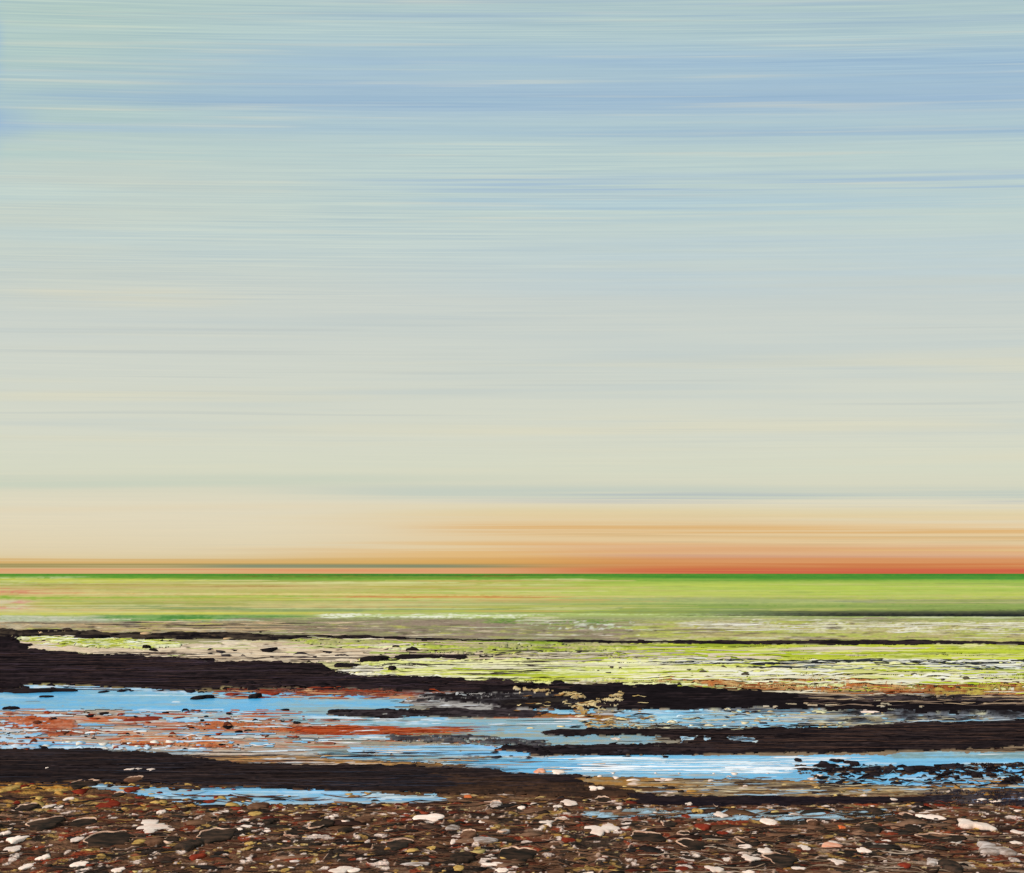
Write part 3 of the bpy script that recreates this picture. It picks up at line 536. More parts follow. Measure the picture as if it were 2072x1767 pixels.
def ground_mat(name, grain=.22, bump=.5, spec=0.0, rough=.9, sx=240, sy=900, water=False, dist=.01):
    """pigment laid down per stroke, fine grain and brushed relief from noise in the ground's own map"""
    m, t, p = new_mat(name)
    a = t.nodes.new('ShaderNodeAttribute'); a.attribute_name = 'pigment'
    uv = t.nodes.new('ShaderNodeUVMap'); uv.uv_map = 'ground_map'
    n1 = tex_noise(t, uv.outputs[0], sx, sy, 3); n2 = tex_noise(t, uv.outputs[0], 30, 420, 3)
    c = mulfac(t, a.outputs['Color'], n1, grain); c = mulfac(t, c, n2, grain * .6)
    t.links.new(c, p.inputs['Base Color'])
    p.inputs['Roughness'].default_value = rough; p.inputs['Specular IOR Level'].default_value = spec
    if water: p.inputs['IOR'].default_value = 1.33
    b = t.nodes.new('ShaderNodeBump'); b.inputs['Strength'].default_value = bump; b.inputs['Distance'].default_value = dist
    t.links.new(n1, b.inputs['Height']); t.links.new(b.outputs[0], p.inputs['Normal'])
    return m
M_FIELD = ground_mat('field_growth', .07, .0, sx=40, sy=900)
M_MARSH = ground_mat('marsh_soil', .18, .4)
M_FLAT = ground_mat('silt', .2, .4, spec=0)
M_BEACH = ground_mat('shingle_matrix', .34, 1.0, spec=0, dist=.02)
M_PEAT = ground_mat('wet_peat', .35, .9, spec=0, sx=90)
M_GRASS = ground_mat('marsh_grass', .2, .7)
M_SAND = ground_mat('pale_sand', .12, .5)
M_RUST = ground_mat('rust_weed', .25, .7)
M_FOAM = ground_mat('dried_foam', .12, .7)
M_WATER = ground_mat('pool_water', .07, .12, spec=.03, rough=.25, sx=90, sy=700, water=True, dist=.004)

def cobj(name, me, parent=None):
    o = bpy.data.objects.new(name, me); col_main.objects.link(o)
    if parent is not None: o.parent = parent
    return o
def grid_mesh(name, keep, Z, C, mat, kind='structure', label=None, smooth=True):
    """one object from those cells of the survey grid that KEEP marks"""
    idx = np.flatnonzero(keep.ravel())
    i, j = idx // (NX - 1), idx % (NX - 1)
    v00 = i * NX + j
    q = np.stack([v00 + NX, v00 + NX + 1, v00 + 1, v00], 1)
    u, inv = np.unique(q, return_inverse=True); inv = inv.reshape(q.shape)
    P = np.stack([WX.ravel()[u], WY.ravel()[u], Z.ravel()[u]], 1).astype(np.float32)
    me = bpy.data.meshes.new(name)
    me.vertices.add(len(u)); me.vertices.foreach_set('co', P.ravel())
    nf = len(idx)
    me.loops.add(nf * 4); me.loops.foreach_set('vertex_index', inv.astype(np.int32).ravel())
    me.polygons.add(nf); me.polygons.foreach_set('loop_start', np.arange(0, nf * 4, 4, dtype=np.int32))
    me.polygons.foreach_set('loop_total', np.full(nf, 4, np.int32))
    me.polygons.foreach_set('use_smooth', np.full(nf, smooth))
    me.update(calc_edges=True)
    at = me.color_attributes.new('pigment', 'FLOAT_COLOR', 'POINT')
    cc = np.ones((len(u), 4), np.float32); cc[:, :3] = C.reshape(-1, 3)[u]
    at.data.foreach_set('color', cc.ravel())
    uvl = me.uv_layers.new(name='ground_map')
    uu = np.stack([X.ravel()[u] / 2072.0, Y.ravel()[u] / 2072.0], 1).astype(np.float32)[inv.ravel()]
    uvl.data.foreach_set('uv', uu.ravel())
    me.materials.append(mat)
    o = cobj(name, me); o['kind'] = kind
    if label: o['label'] = label
    return o

# ------------------------------------------------------------------ ground and what lies on it
wet = np.zeros_like(X)
for k_ in LAY:
    if k_.startswith('water'): wet = np.maximum(wet, LAY[k_][0])
fine_r = (fbm(X / 16, Y / 3.4, 900, 3) - .5)
amp = np.interp(Y, [1161, 1250, 1300, 1400, 1560, 1640, 1780, 2000], [0, .2, .8, 1.2, 1.5, 3.5, 5, 5])
Z0 = (fine_r * amp + np.clip(RZ, -3, 5) * np.interp(Y, [1161, 1250, 1600, 1700], [0, .3, .8, 1.3])) * PXM * (1 - .9 * wet)
Z0 = np.where(Y < 1200, 0.0, Z0)
cell = lambda a: (a[:-1, :-1] + a[1:, :-1] + a[:-1, 1:] + a[1:, 1:]) / 4
Yc, Xc_ = cell(Y), cell(X)
e1 = 1250 + (fbm(Xc_ / 80, Yc / 6, 71, 2) - .5) * 8
e2 = np.interp(Xc_, [0, 660, 690, 1024, 1400, 2072], [1352, 1362, 1384, 1392, 1404, 1418])
e3 = np.interp(Xc_, [0, 300, 700, 1100, 1400, 2072], [1574, 1580, 1592, 1590, 1608, 1622]) + (fbm(Xc_ / 50, Yc / 5, 72, 3) - .5) * 16
grid_mesh('field', Yc < e1, Z0, COL, M_FIELD, label='far green fields in level strips under the horizon')
grid_mesh('marsh_ground', (Yc >= e1) & (Yc < e2), Z0, COL, M_MARSH, label='taupe and cream marsh ground beyond the long black bank')
grid_mesh('mud_flat', (Yc >= e2) & (Yc < e3), Z0, COL, M_FLAT, label='grey and rust streaked mud flat around the blue pools')
grid_mesh('beach', (Yc >= e3), Z0, COL, M_BEACH, label='brown gritty shingle beach along the bottom')
ZT = Z0.copy()
def put(name, lname, mat, thick, kind, label, flat=False, edge=.5, knob=0.0):
    """a layer lying on the ground: thick in survey pixels, thinning to nothing at its edge"""
    A, C = LAY[lname]
    keep = cell(A) > edge - .12
    if flat: Z = np.full_like(X, 0.0) + thick * PXM + (ZT if lname == 'water_6' else 0)
    else:
        t = ss(edge - .25, 1.0, A) * thick + (fbm(X / 14, Y / 2.6, 811, 3) - .5) * knob * A
        Z = ZT + t * PXM + .0015
    o = grid_mesh(name, keep, Z, C, mat, kind, label)
    A2 = A > edge
    ZT[A2] = np.maximum(ZT, Z)[A2]
    return o
put('sand', 'sand', M_SAND, 2.0, 'structure', 'pale cream sand strips between the lime marsh grass', knob=.8)
put('marsh_grass', 'grass', M_GRASS, 3.0, 'stuff', 'lime green marsh grass in long low strips', knob=1.3)
put('red_seaweed', 'rust', M_RUST, 2.5, 'stuff', 'rust red weed streaked over the mud beside the pools', knob=2.0)
for n_, lb in ((1, 'wide light blue pool on the left below the black bank'), (2, 'long bright blue channel with a painted white sheen running to the right edge'),
               (3, 'pale blue pools in the dark bank right of the middle'), (4, 'narrow blue pool at the lower left edge of the shingle'),
               (5, 'broken grey blue shallows on the right of the shingle')):
    put('water', 'water_%d' % n_, M_WATER, 1.2, 'structure', lb, flat=True)
for n_, lb in ((1, 'broad black peat bank crossing from the left edge to the right edge'), (2, 'thin black peat line between the marsh strips'),
               (3, 'short black peat tongue between two pools'), (4, 'thick black peat bank on the right above the blue channel'),
               (5, 'black peat bank on the left above the shingle'), (6, 'thin dark peat line below the ochre strip on the right'),
               (7, 'broken black peat scraps in the blue channel at right')):
    put('peat_bank', 'bank_%d' % n_, M_PEAT, 3.2 if n_ in (1, 4, 5) else 2.2, 'structure', lb, knob=2.4)
put('dried_foam', 'foam', M_FOAM, 2.0, 'stuff', 'cream dried foam tangled over the dark bank in the middle', knob=2.0)
put('water', 'water_6', M_WATER, .8, 'structure', 'three white slivers of water on the right black bank', flat=True)

# wide land all round, under and behind the view
m_land, t_, p_ = new_mat('open_land')
tcn = t_.nodes.new('ShaderNodeTexCoord')
nn = tex_noise(t_, tcn.outputs['Object'], .05, .05, 6)
cr = t_.nodes.new('ShaderNodeValToRGB'); t_.links.new(nn, cr.inputs[0])
cr.color_ramp.elements[0].position = .35; cr.color_ramp.elements[0].color = rgba((92, 110, 54)); cr.color_ramp.elements[1].position = .65; cr.color_ramp.elements[1].color = rgba((150, 160, 80))
t_.links.new(cr.outputs[0], p_.inputs['Base Color']); p_.inputs['Roughness'].default_value = 1; p_.inputs['Specular IOR Level'].default_value = 0
me = bpy.data.meshes.new('ground'); R_ = 30000
me.from_pydata([(-R_, -R_, -.5), (R_, -R_, -.5), (R_, R_, -.5), (-R_, R_, -.5)], [], [(0, 1, 2, 3)]); me.materials.append(m_land)
o = cobj('ground', me); o['kind'] = 'structure'; o['label'] = 'open level land all round'

# ------------------------------------------------------------------ strands, flakes and crumbs (uncountable)
def look(px, py):
    i = np.clip(np.searchsorted(ys_, py), 0, NY - 1); j = np.clip(np.searchsorted(xs_, px), 0, NX - 1)
    return ZT[i, j]
def pig_mat(name, grain=.2, spec=0.0, rough=.85):
    m, t, p = new_mat(name)
    a = t.nodes.new('ShaderNodeAttribute'); a.attribute_name = 'pigment'
    tcn = t.nodes.new('ShaderNodeTexCoord'); n1 = tex_noise(t, tcn.outputs['Object'], 26, 62, 4, 90)
    t.links.new(mulfac(t, a.outputs['Color'], n1, grain), p.inputs['Base Color'])
    p.inputs['Roughness'].default_value = rough; p.inputs['Specular IOR Level'].default_value = spec
    return m
M_PIG = pig_mat('mixed_grit', .42); M_STRAND = pig_mat('lying_strands', .12)
def soup(name, V, F, Cv, mat, label):
    me = bpy.data.meshes.new(name); me.from_pydata(V, [], F)
    at = me.color_attributes.new('pigment', 'FLOAT_COLOR', 'POINT')
    cc = np.ones((len(V), 4), np.float32); cc[:, :3] = np.array(Cv); at.data.foreach_set('color', cc.ravel())
    me.materials.append(mat); me.polygons.foreach_set('use_smooth', np.ones(len(F), bool))
    o = cobj(name, me); o['kind'] = 'stuff'; o['label'] = label; return o
BANK = np.zeros_like(X)
for k_ in LAY:
    if k_.startswith('bank'): BANK = np.maximum(BANK, LAY[k_][0])
def on_bank(px, py):
    i = np.clip(np.searchsorted(ys_, py), 0, NY - 1); j = np.clip(np.searchsorted(xs_, px), 0, NX - 1)
    return BANK[i, j] > .4
def strands(name, label, sets, keep_off=True):
    """long thin strands lying across the view; sets = (n, xr, yr, length, thickness, colours, lift)"""
    V, F, Cv = [], [], []
    for st in sets:
        n, xr, yr, lr, tr, cs, lift = st[:7]; curl = st[7] if len(st) > 7 else 0
        for i in range(n):
            cx = random.uniform(*xr); l = random.uniform(*lr); t = random.uniform(*tr)
            y0 = random.uniform(yr[0], yr[1]) if not callable(yr) else yr(cx)
            if keep_off and any(on_bank(cx + q_ * l, y0) for q_ in (-.45, -.2, 0, .2, .45)): continue
            sl = random.uniform(-.012, .012) + curl * random.uniform(-.15, .15); bw = curl * random.uniform(-.6, 1.0); c = alb(random.choice(cs)) * random.uniform(.85, 1.12)
            ns = max(4, min(14, int(l / 12))); ph = random.uniform(0, 9); b = len(V)
            for k in range(ns + 1):
                f = k / ns; px = cx + (f - .5) * l
                py = y0 + sl * (px - cx) + bw * l * (f - .5) ** 2 + math.sin(ph + f * 5) * (.5 + 1.2 * curl) + random.uniform(-.25, .25)
                w = t * math.sqrt(max(0, 1 - (2 * f - 1) ** 2)) * random.uniform(.45, 1.2)
                z = max(look(px, py), look(px, py + 1.5))
                for q, up in ((-w, .0), (0, .6), (w, .0)):
                    gx, gyy = ground_at(px, py + q); pm = gyy / FP
                    V.append((gx, gyy, z + (lift + up * min(t, 2)) * pm)); Cv.append(c)
            for k in range(ns):
                a = b + 3 * k
                F += [(a + 3, a, a + 1, a + 4), (a + 4, a + 1, a + 2, a + 5)]
    return soup(name, V, F, Cv, M_STRAND, label)
def flakes(name, label, sets):
    """flat angular flakes, each its own tilt and edge; sets = (n, xr, yr, width, aspect, colours, weights)"""
    V, F, Cv = [], [], []
    for n, xr, yr, wr, ar, cs, wt in sets:
        for i in range(n):
            px, py = random.uniform(*xr), random.uniform(*yr); w = random.uniform(*wr) * random.uniform(.6, 1.2)
            if name != 'peat_crumbs' and on_bank(px, py): continue
            h = w * random.uniform(*ar); c = alb(random.choices(cs, wt)[0]) * random.uniform(.8, 1.15)
            m = random.randint(6, 9); rot = random.uniform(-.25, .25); b = len(V); z = look(px, py)
            ph = random.uniform(0, 6.3); bow = random.uniform(-.5, .7)
            gx0, gy0 = ground_at(px, py); pm0 = gy0 / FP
            tl = random.uniform(-.12, .3) * h
            ring = []
            for k in range(m):
                a = ph + k * 2 * math.pi / m; r = random.uniform(.55, 1.15)
                u, v = math.cos(a) * r * w / 2, math.sin(a) * r * h / 2
                v += bow * h * 1.4 * ((2 * u / w) ** 2 - .3)
                uu, vv = u * math.cos(rot) - v * math.sin(rot) * 1.0, v * math.cos(rot) + u * math.sin(rot) * .35
                ring.append((px + uu, py + vv, -math.sin(a)))
            for (x_, y_, s_) in ring:
                gx, gyy = ground_at(x_, y_); V.append((gx, gyy, z - .4 * pm0)); Cv.append(c * .8)
            for (x_, y_, s_) in ring:
                gx, gyy = ground_at(x_, y_); V.append((gx, gyy, z + (1.0 + tl * s_ * .5) * pm0)); Cv.append(c)
            gx, gyy = ground_at(px, py + bow * h * -.2); V.append((gx, gyy, z + 1.8 * pm0)); Cv.append(c)
            for k in range(m):
                k2 = (k + 1) % m
                F += [(b + k, b + k2, b + m + k2, b + m + k), (b + m + k, b + m + k2, b + 2 * m)]
    return soup(name, V, F, Cv, M_PIG, label)

strands('marsh_grass', 'loose lime and cream grass blades lying over the marsh strips', [
    (60, (820, 2130), (1338, 1392), (70, 340), (1.0, 3.2), [LIME, LIME2, (240, 238, 206), (176, 192, 50), (232, 226, 190), (236, 234, 170)], .2),
    (50, (1250, 2130), (1306, 1340), (70, 340), (1.0, 2.8), [LIME, (178, 194, 50), (216, 216, 140), (150, 166, 50), (214, 200, 170)], .2),
    (130, (60, 340), (1291, 1312), (12, 70), (.5, 1.2), [LIME, LIME2, (240, 240, 220), (150, 164, 60)], .3),
    (50, (300, 1000), (1298, 1340), (30, 150), (.6, 1.6), [(236, 222, 196), (222, 200, 168), (206, 182, 150), (200, 206, 130)], .2),
    (60, (760, 2130), (1303, 1392), (14, 90), (.4, .8), [(90, 84, 60), (120, 116, 80), (60, 56, 50)], .4),
    (80, (1400, 2130), (1338, 1348), (50, 260), (.5, 1.5), [(40, 42, 44), (60, 64, 66), (232, 232, 214)], .8),
    (40, (1340, 2130), (1354, 1390), (90, 340), (1.2, 3.4), [(236, 230, 196), (226, 220, 176), (238, 236, 214), (214, 214, 130)], .3),
    (60, (1100, 1400), (1322, 1342), (40, 160), (.8, 2.0), [(214, 204, 176), (186, 176, 148), (160, 150, 124)], .3),
    (50, (1600, 2130), (1350, 1359), (40, 260), (.5, 1.3), [(44, 46, 48), (120, 130, 128), (230, 232, 220)], .5),
    (70, (1340, 2130), (1384, 1408), (30, 160), (.5, 1.3), [(150, 80, 42), (206, 206, 80), (236, 226, 196), (190, 130, 80)], .4),
    (60, (600, 2130), (1250, 1298), (20, 170), (.4, 1.0), [(206, 202, 170), (186, 186, 106), (138, 124, 104), (170, 156, 132)], .2),
    (30, (1450, 2130), (1256, 1280), (30, 170), (.5, 1.3), [(236, 232, 214), (220, 216, 180)], .2),
    (110, (-20, 700), (1258, 1292), (20, 130), (.4, 1.0), [(200, 172, 132), (120, 104, 88), (222, 200, 164), (60, 50, 46)], .2)])
strands('seaweed', 'thin rust and grey weed strands over the wet mud, plus painted white sheen lines', [
    (80, (0, 700), (1440, 1516), (14, 110), (.6, 1.8), [RUST, RUST2, (170, 90, 60), (206, 160, 128), (190, 170, 150)], .3),
    (70, (0, 1300), (1436, 1526), (20, 140), (.5, 1.6), [(214, 228, 236), (150, 190, 214), (236, 236, 232), (196, 180, 160)], .3),
    (60, (500, 1350), (1450, 1530), (20, 160), (.4, 1.1), [(60, 64, 66), (96, 110, 112), (150, 130, 90), (176, 196, 200)], .3),
    (90, (600, 950), (1472, 1488), (30, 150), (.5, 1.4), [(150, 56, 28), (176, 76, 40), RUST2], .3),
    (24, (820, 1100), (1398, 1430), (20, 90), (.4, 1.1), [(196, 196, 192), (52, 44, 46), (120, 112, 110), (226, 228, 230)], .4),
    (140, (420, 900), (1392, 1416), (10, 60), (.5, 1.6), [RUST, (130, 56, 36), (150, 96, 76), (196, 150, 110)], .4),
    (130, (1380, 2130), (1436, 1470), (20, 150), (.4, 1.1), [(190, 200, 204), (70, 70, 74), (206, 196, 160), (140, 190, 214)], .4),
    (90, (1640, 2130), (1408, 1436), (30, 180), (.4, 1.0), [(206, 184, 150), (150, 130, 110), (226, 214, 190)], .6),
    (90, (1180, 1680), (1534, 1566), (50, 260), (.5, 2.0), [(240, 246, 248), (206, 230, 240), (150, 206, 236)], .3),  # pale strands that draw the channel's sheen in colour, not weed
    (190, (1180, 2110), (1574, 1616), (14, 110), (.5, 1.6), [(196, 180, 146), (96, 76, 56), (110, 84, 58), (60, 50, 44), (70, 56, 48), (150, 176, 190), (176, 130, 70)], .3),
    (70, (420, 1250), (1530, 1590), (16, 120), (.4, 1.2), [(196, 150, 90), (150, 110, 60), (120, 90, 60), (206, 206, 196)], .3)])
strands('shell_smear', 'thin curved pale and brown ridges of silt between the foreground stones', [
    (620, (-30, 2102), (1612, 1780), (24, 150), (.5, 1.5), [(60, 44, 36), (50, 42, 36), (96, 68, 50), (120, 88, 66), (84, 48, 36), (44, 38, 34)], .9, .5),
    (40, (-30, 2102), (1620, 1780), (14, 44), (.4, .8), [(186, 150, 124), (160, 124, 100), (140, 106, 84), (206, 176, 150)], .9, .8),
    (70, (-30, 2102), (1610, 1780), (14, 50), (.5, 1.2), [(150, 116, 66), (140, 106, 58), (130, 60, 40)], .8, .4),
    (50, (1300, 2112), (1690, 1780), (30, 110), (.6, 1.8), [(140, 118, 96), (176, 156, 134), (112, 90, 70)], 1.0, .5)])
strands('dried_foam', 'cream curls of dried foam over the middle of the dark bank', [
    (30, (1040, 1310), (1402, 1446), (8, 30), (.5, 1.3), [(222, 200, 146), (206, 176, 112), (150, 108, 60), INK], 1.0, .12),
    (30, (1160, 1330), (1450, 1482), (8, 34), (.5, 1.4), [(216, 190, 130), (190, 150, 86), (110, 76, 40), INK], 1.0, .12),
    (40, (1250, 1560), (1440, 1480), (8, 40), (.5, 1.4), [(206, 200, 160), (150, 206, 226), (50, 42, 42)], 1.0, .25),
    (60, (1640, 2110), (1408, 1434), (16, 90), (.5, 1.2), [(190, 164, 130), (140, 118, 100), (90, 76, 70)], 1.0, .06),
    (50, (1640, 2100), (1552, 1590), (14, 60), (.6, 1.5), [INK, (44, 40, 44), (120, 150, 160)], 1.0, .9)], False)
strands('peat_sheen', 'dark brown sheen lines painted along the black peat banks', [  # brown strands whose colour stands in for sheen on the peat
    (260, (-20, 1130), (1322, 1400), (30, 200), (.4, .9), [(58, 46, 46), (70, 52, 48), (22, 18, 20), (64, 52, 60)], .3),
    (160, (1380, 2130), (1468, 1520), (30, 200), (.4, .9), [(58, 46, 44), (76, 56, 48), (22, 18, 20)], .3),
    (220, (-20, 1050), (1522, 1598), (30, 200), (.4, .9), [(56, 48, 50), (66, 52, 48), (22, 18, 20), (50, 50, 58)], .3)], False)
CRM = [(248, 226, 208), (236, 210, 190), (222, 206, 192)]
flakes('peat_crumbs', 'small black peat crumbs scattered along the bank edges', [
    (36, (0, 680), (1384, 1402), (6, 30), (.12, .3), [INK, INK2], None),
    (30, (300, 1000), (1316, 1346), (6, 34), (.1, .26), [INK, INK2, (60, 54, 56)], None),
    (24, (0, 700), (1276, 1298), (5, 26), (.12, .3), [INK, (70, 58, 48), (196, 166, 124)], None),
    (130, (1640, 2110), (1548, 1588), (6, 34), (.1, .3), [INK, (44, 40, 44)], None),
    (40, (1000, 1400), (1506, 1536), (5, 30), (.1, .3), [INK, (50, 46, 50)], None),
    (90, (0, 640), (1436, 1520), (5, 22), (.15, .35), [INK, (96, 50, 34), (140, 56, 30)], None),
    (70, (1200, 2100), (1352, 1396), (5, 22), (.12, .3), [(60, 54, 46), (84, 76, 60), (150, 160, 60)], None)])
flakes('foam_flecks', 'cream and pale blue flecks on the dark mud between pools', [
    (14, (1040, 1320), (1402, 1476), (8, 36), (.1, .2), [(230, 208, 150), (220, 190, 120), (240, 226, 190), (176, 130, 66), (150, 100, 50)], None),
    (50, (1250, 1560), (1434, 1510), (5, 24), (.12, .3), [(206, 230, 238), (150, 206, 230), (232, 220, 180)], None),
    (90, (1380, 2000), (1438, 1478), (5, 26), (.1, .26), [(206, 204, 160), (180, 160, 120), (150, 200, 220), (60, 54, 54)], None),
    (36, (0, 420), (1502, 1520), (5, 24), (.14, .34), [(206, 226, 238), (150, 200, 236), (232, 226, 210)], None),
    (20, (1150, 1700), (1566, 1582), (6, 30), (.14, .34), CRM, None)])
flakes('shell_grit', 'crushed pale, ochre and red grit among the foreground stones', [
    (330, (-30, 2102), (1616, 1782), (18, 90), (.06, .16), [(50, 44, 38), (40, 36, 34), (70, 52, 42), (92, 66, 48), (112, 82, 62), (60, 42, 36), (132, 100, 78)], None),
    (120, (-30, 2102), (1616, 1782), (10, 46), (.12, .3), [(46, 42, 36), (40, 36, 32), (60, 46, 38), (84, 60, 46)], None),
    (70, (-30, 2102), (1612, 1782), (6, 26), (.1, .3), CRM + [(206, 180, 162), (170, 138, 118), (150, 116, 96)], None),
    (90, (-30, 2102), (1604, 1782), (6, 32), (.1, .28), [(186, 152, 88), (160, 122, 62), (200, 176, 110), (140, 100, 52)], None),
    (80, (-30, 2102), (1604, 1782), (8, 34), (.1, .26), [(100, 42, 32), (122, 56, 38), (86, 40, 30), (140, 84, 58)], None),
    (110, (1000, 2112), (1582, 1640), (6, 34), (.1, .28), [(206, 174, 110), (170, 126, 64), (50, 42, 40), (240, 218, 198), (120, 84, 50)], None),
    (110, (-20, 520), (1582, 1640), (6, 36), (.1, .3), [(176, 132, 66), (196, 160, 90), (50, 40, 36), (120, 44, 30)], None)])

# ------------------------------------------------------------------ stones, shells and clods (each its own thing)
def stone_mat(name, c1, c2, scale=34, bump=.5, rough=.75, spec=.0):
    m, t, p = new_mat(name)
    tcn = t.nodes.new('ShaderNodeTexCoord'); oi = t.nodes.new('ShaderNodeObjectInfo')
    vm = t.nodes.new('ShaderNodeVectorMath'); vm.operation = 'ADD'
    t.links.new(tcn.outputs['Generated'], vm.inputs[0])
    cx = t.nodes.new('ShaderNodeCombineXYZ'); ml = t.nodes.new('ShaderNodeMath'); ml.operation = 'MULTIPLY'; ml.inputs[1].default_value = 40
    t.links.new(oi.outputs['Random'], ml.inputs[0]); t.links.new(ml.outputs[0], cx.inputs[2]); t.links.new(cx.outputs[0], vm.inputs[1])
    n1 = tex_noise(t, vm.outputs[0], 2.2, 5.5, 4); n2 = tex_noise(t, vm.outputs[0], 9, 34, 3)
    r = t.nodes.new('ShaderNodeValToRGB'); t.links.new(n1, r.inputs[0])
    r.color_ramp.elements[0].position = .38; r.color_ramp.elements[0].color = rgba(c1)
    r.color_ramp.elements[1].position = .66; r.color_ramp.elements[1].color = rgba(c2)
    c = mulfac(t, r.outputs[0], n2, .16); c = mulfac(t, c, oi.outputs['Random'], .14)
    t.links.new(c, p.inputs['Base Color']); p.inputs['Roughness'].default_value = rough; p.inputs['Specular IOR Level'].default_value = spec
    b = t.nodes.new('ShaderNodeBump'); b.inputs['Strength'].default_value = bump; b.inputs['Distance'].default_value = .006
    t.links.new(n2, b.inputs['Height']); t.links.new(b.outputs[0], p.inputs['Normal'])
    return m
SM = {'cream': stone_mat('cream_stone', (250, 228, 210), (240, 212, 192)), 'dark': stone_mat('dark_stone', (38, 36, 32), (74, 58, 47)),
      'red': stone_mat('red_stone', (112, 42, 30), (140, 60, 40)), 'ochre': stone_mat('ochre_stone', (206, 172, 100), (160, 120, 60)),
      'grey': stone_mat('grey_stone', (128, 110, 96), (206, 194, 184)), 'brown': stone_mat('brown_stone', (84, 58, 44), (118, 86, 64)),
      'salmon': stone_mat('salmon_stone', (206, 138, 106), (226, 176, 146)), 'peat': stone_mat('peat_clod', (30, 26, 28), (44, 36, 36)),
      'rim': stone_mat('pale_rim', (228, 194, 166), (178, 136, 110)), 'orange': stone_mat('orange_stone', (190, 82, 40), (206, 120, 70))}
def outline(seed, spike):
    g = random.Random(seed); ks = [(k, g.uniform(-1, 1) * (.22 if k < 4 else .12) * spike / (1 + .12 * k), g.uniform(0, 6.28)) for k in range(2, 9)]
    def r(a):
        v = 1 + sum(am * math.cos(k * a + ph) for k, am, ph in ks)
        return max(.35, v)
    return r
SEG = 26
def stone_mesh(kind, seed, spike=1.0, dish=0.0):
    """a flat irregular stone of unit half-width, half-depth and height; dish > 0 hollows its top like an open shell"""
    g = random.Random(seed + 5); r = outline(seed, spike); V, F = [], []
    tx, ty = g.uniform(-.25, .25), g.uniform(-.3, .1)
    rings = [(1.0, -.35), (1.04, .15), (.97, .62), (.8, .86), (.5, .96)]
    for ri, (q, z) in enumerate(rings):
        for k in range(SEG):
            a = 2 * math.pi * k / SEG; rr = r(a) * q
            zz = z
            if ri >= 2: zz = z - dish * (1 - q) * 1.1 + (g.uniform(-.07, .07)) + tx * math.cos(a) * q + ty * math.sin(a) * q
            V.append((math.cos(a) * rr, math.sin(a) * rr, zz))
    V.append((0, 0, 1.0 - dish * 1.15))
    for ri in range(len(rings) - 1):
        for k in range(SEG):
            k2 = (k + 1) % SEG; F.append((ri * SEG + k, ri * SEG + k2, (ri + 1) * SEG + k2, (ri + 1) * SEG + k))
    b = (len(rings) - 1) * SEG
    for k in range(SEG): F.append((b + k, b + (k + 1) % SEG, len(V) - 1))
    me = bpy.data.meshes.new(kind + '_stone'); me.from_pydata(V, [], F); me.materials.append(SM[kind])
    me.polygons.foreach_set('use_smooth', np.ones(len(F), bool)); me['tilt'] = (tx, ty)
    return me, r, (tx, ty)
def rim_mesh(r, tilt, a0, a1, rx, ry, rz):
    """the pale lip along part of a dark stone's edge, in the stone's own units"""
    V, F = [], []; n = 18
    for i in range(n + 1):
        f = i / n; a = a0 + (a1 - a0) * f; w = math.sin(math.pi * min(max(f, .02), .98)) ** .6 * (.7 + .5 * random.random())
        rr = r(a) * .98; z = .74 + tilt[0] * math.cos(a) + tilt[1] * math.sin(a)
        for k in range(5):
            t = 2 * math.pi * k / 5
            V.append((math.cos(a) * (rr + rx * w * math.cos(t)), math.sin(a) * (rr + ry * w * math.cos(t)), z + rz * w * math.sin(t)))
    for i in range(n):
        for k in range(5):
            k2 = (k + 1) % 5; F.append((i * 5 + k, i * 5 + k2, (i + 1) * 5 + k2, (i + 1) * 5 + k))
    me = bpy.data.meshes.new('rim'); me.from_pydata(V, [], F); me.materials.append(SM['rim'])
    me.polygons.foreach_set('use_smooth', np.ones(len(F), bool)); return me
PLACED = []
def stone(name, kind, cx, cy, w, h, cat='stone', label=None, group=None, rim=None, spike=1.0, dish=0.0, mesh=None, seed=None):
    """put a stone so that it covers w x h survey pixels about (cx, cy)"""
    seed = seed if seed is not None else random.randint(1, 10 ** 6)
    py = cy + h * .22; gx, gyy = ground_at(cx, py); pm = gyy / FP
    tanp = (py - HOR) / FP
    W, T = w * pm, h * pm
    H = min((.2 if kind == 'cream' or dish else .6 if kind == 'peat' else .34) * T, .45 * W); dep = min((T - H * .8) / max(tanp, .05), 1.5 * W)
    if mesh is None: me, r, tl = stone_mesh(kind, seed, spike, dish)
    else: me, r, tl = mesh
    o = cobj(name, me); o.location = (gx, gyy, look(cx, py) - .1 * H); o.scale = (W / 2, dep / 2, H)
    o['category'] = cat
    if label: o['label'] = label
    if group: o['group'] = group
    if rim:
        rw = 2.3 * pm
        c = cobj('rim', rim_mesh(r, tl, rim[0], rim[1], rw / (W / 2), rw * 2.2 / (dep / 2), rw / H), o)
    PLACED.append((o, kind, cx, cy, w, h))
    return o
K = .3438
def C4(x, y): return x * K, 1424.5 + y * K
def C5(x, y): return 680 + x * K, 1424.5 + y * K
def C6(x, y): return 1360 + x * K, 1424.5 + y * K
def C1(x, y): return x * K, 1100.8 + y * K
def C2(x, y): return 680 + x * K, 1100.8 + y * K
UL, LL, TOP = (1.2, 4.0), (2.6, 5.4), (.4, 3.0)       # which part of the edge carries a pale lip
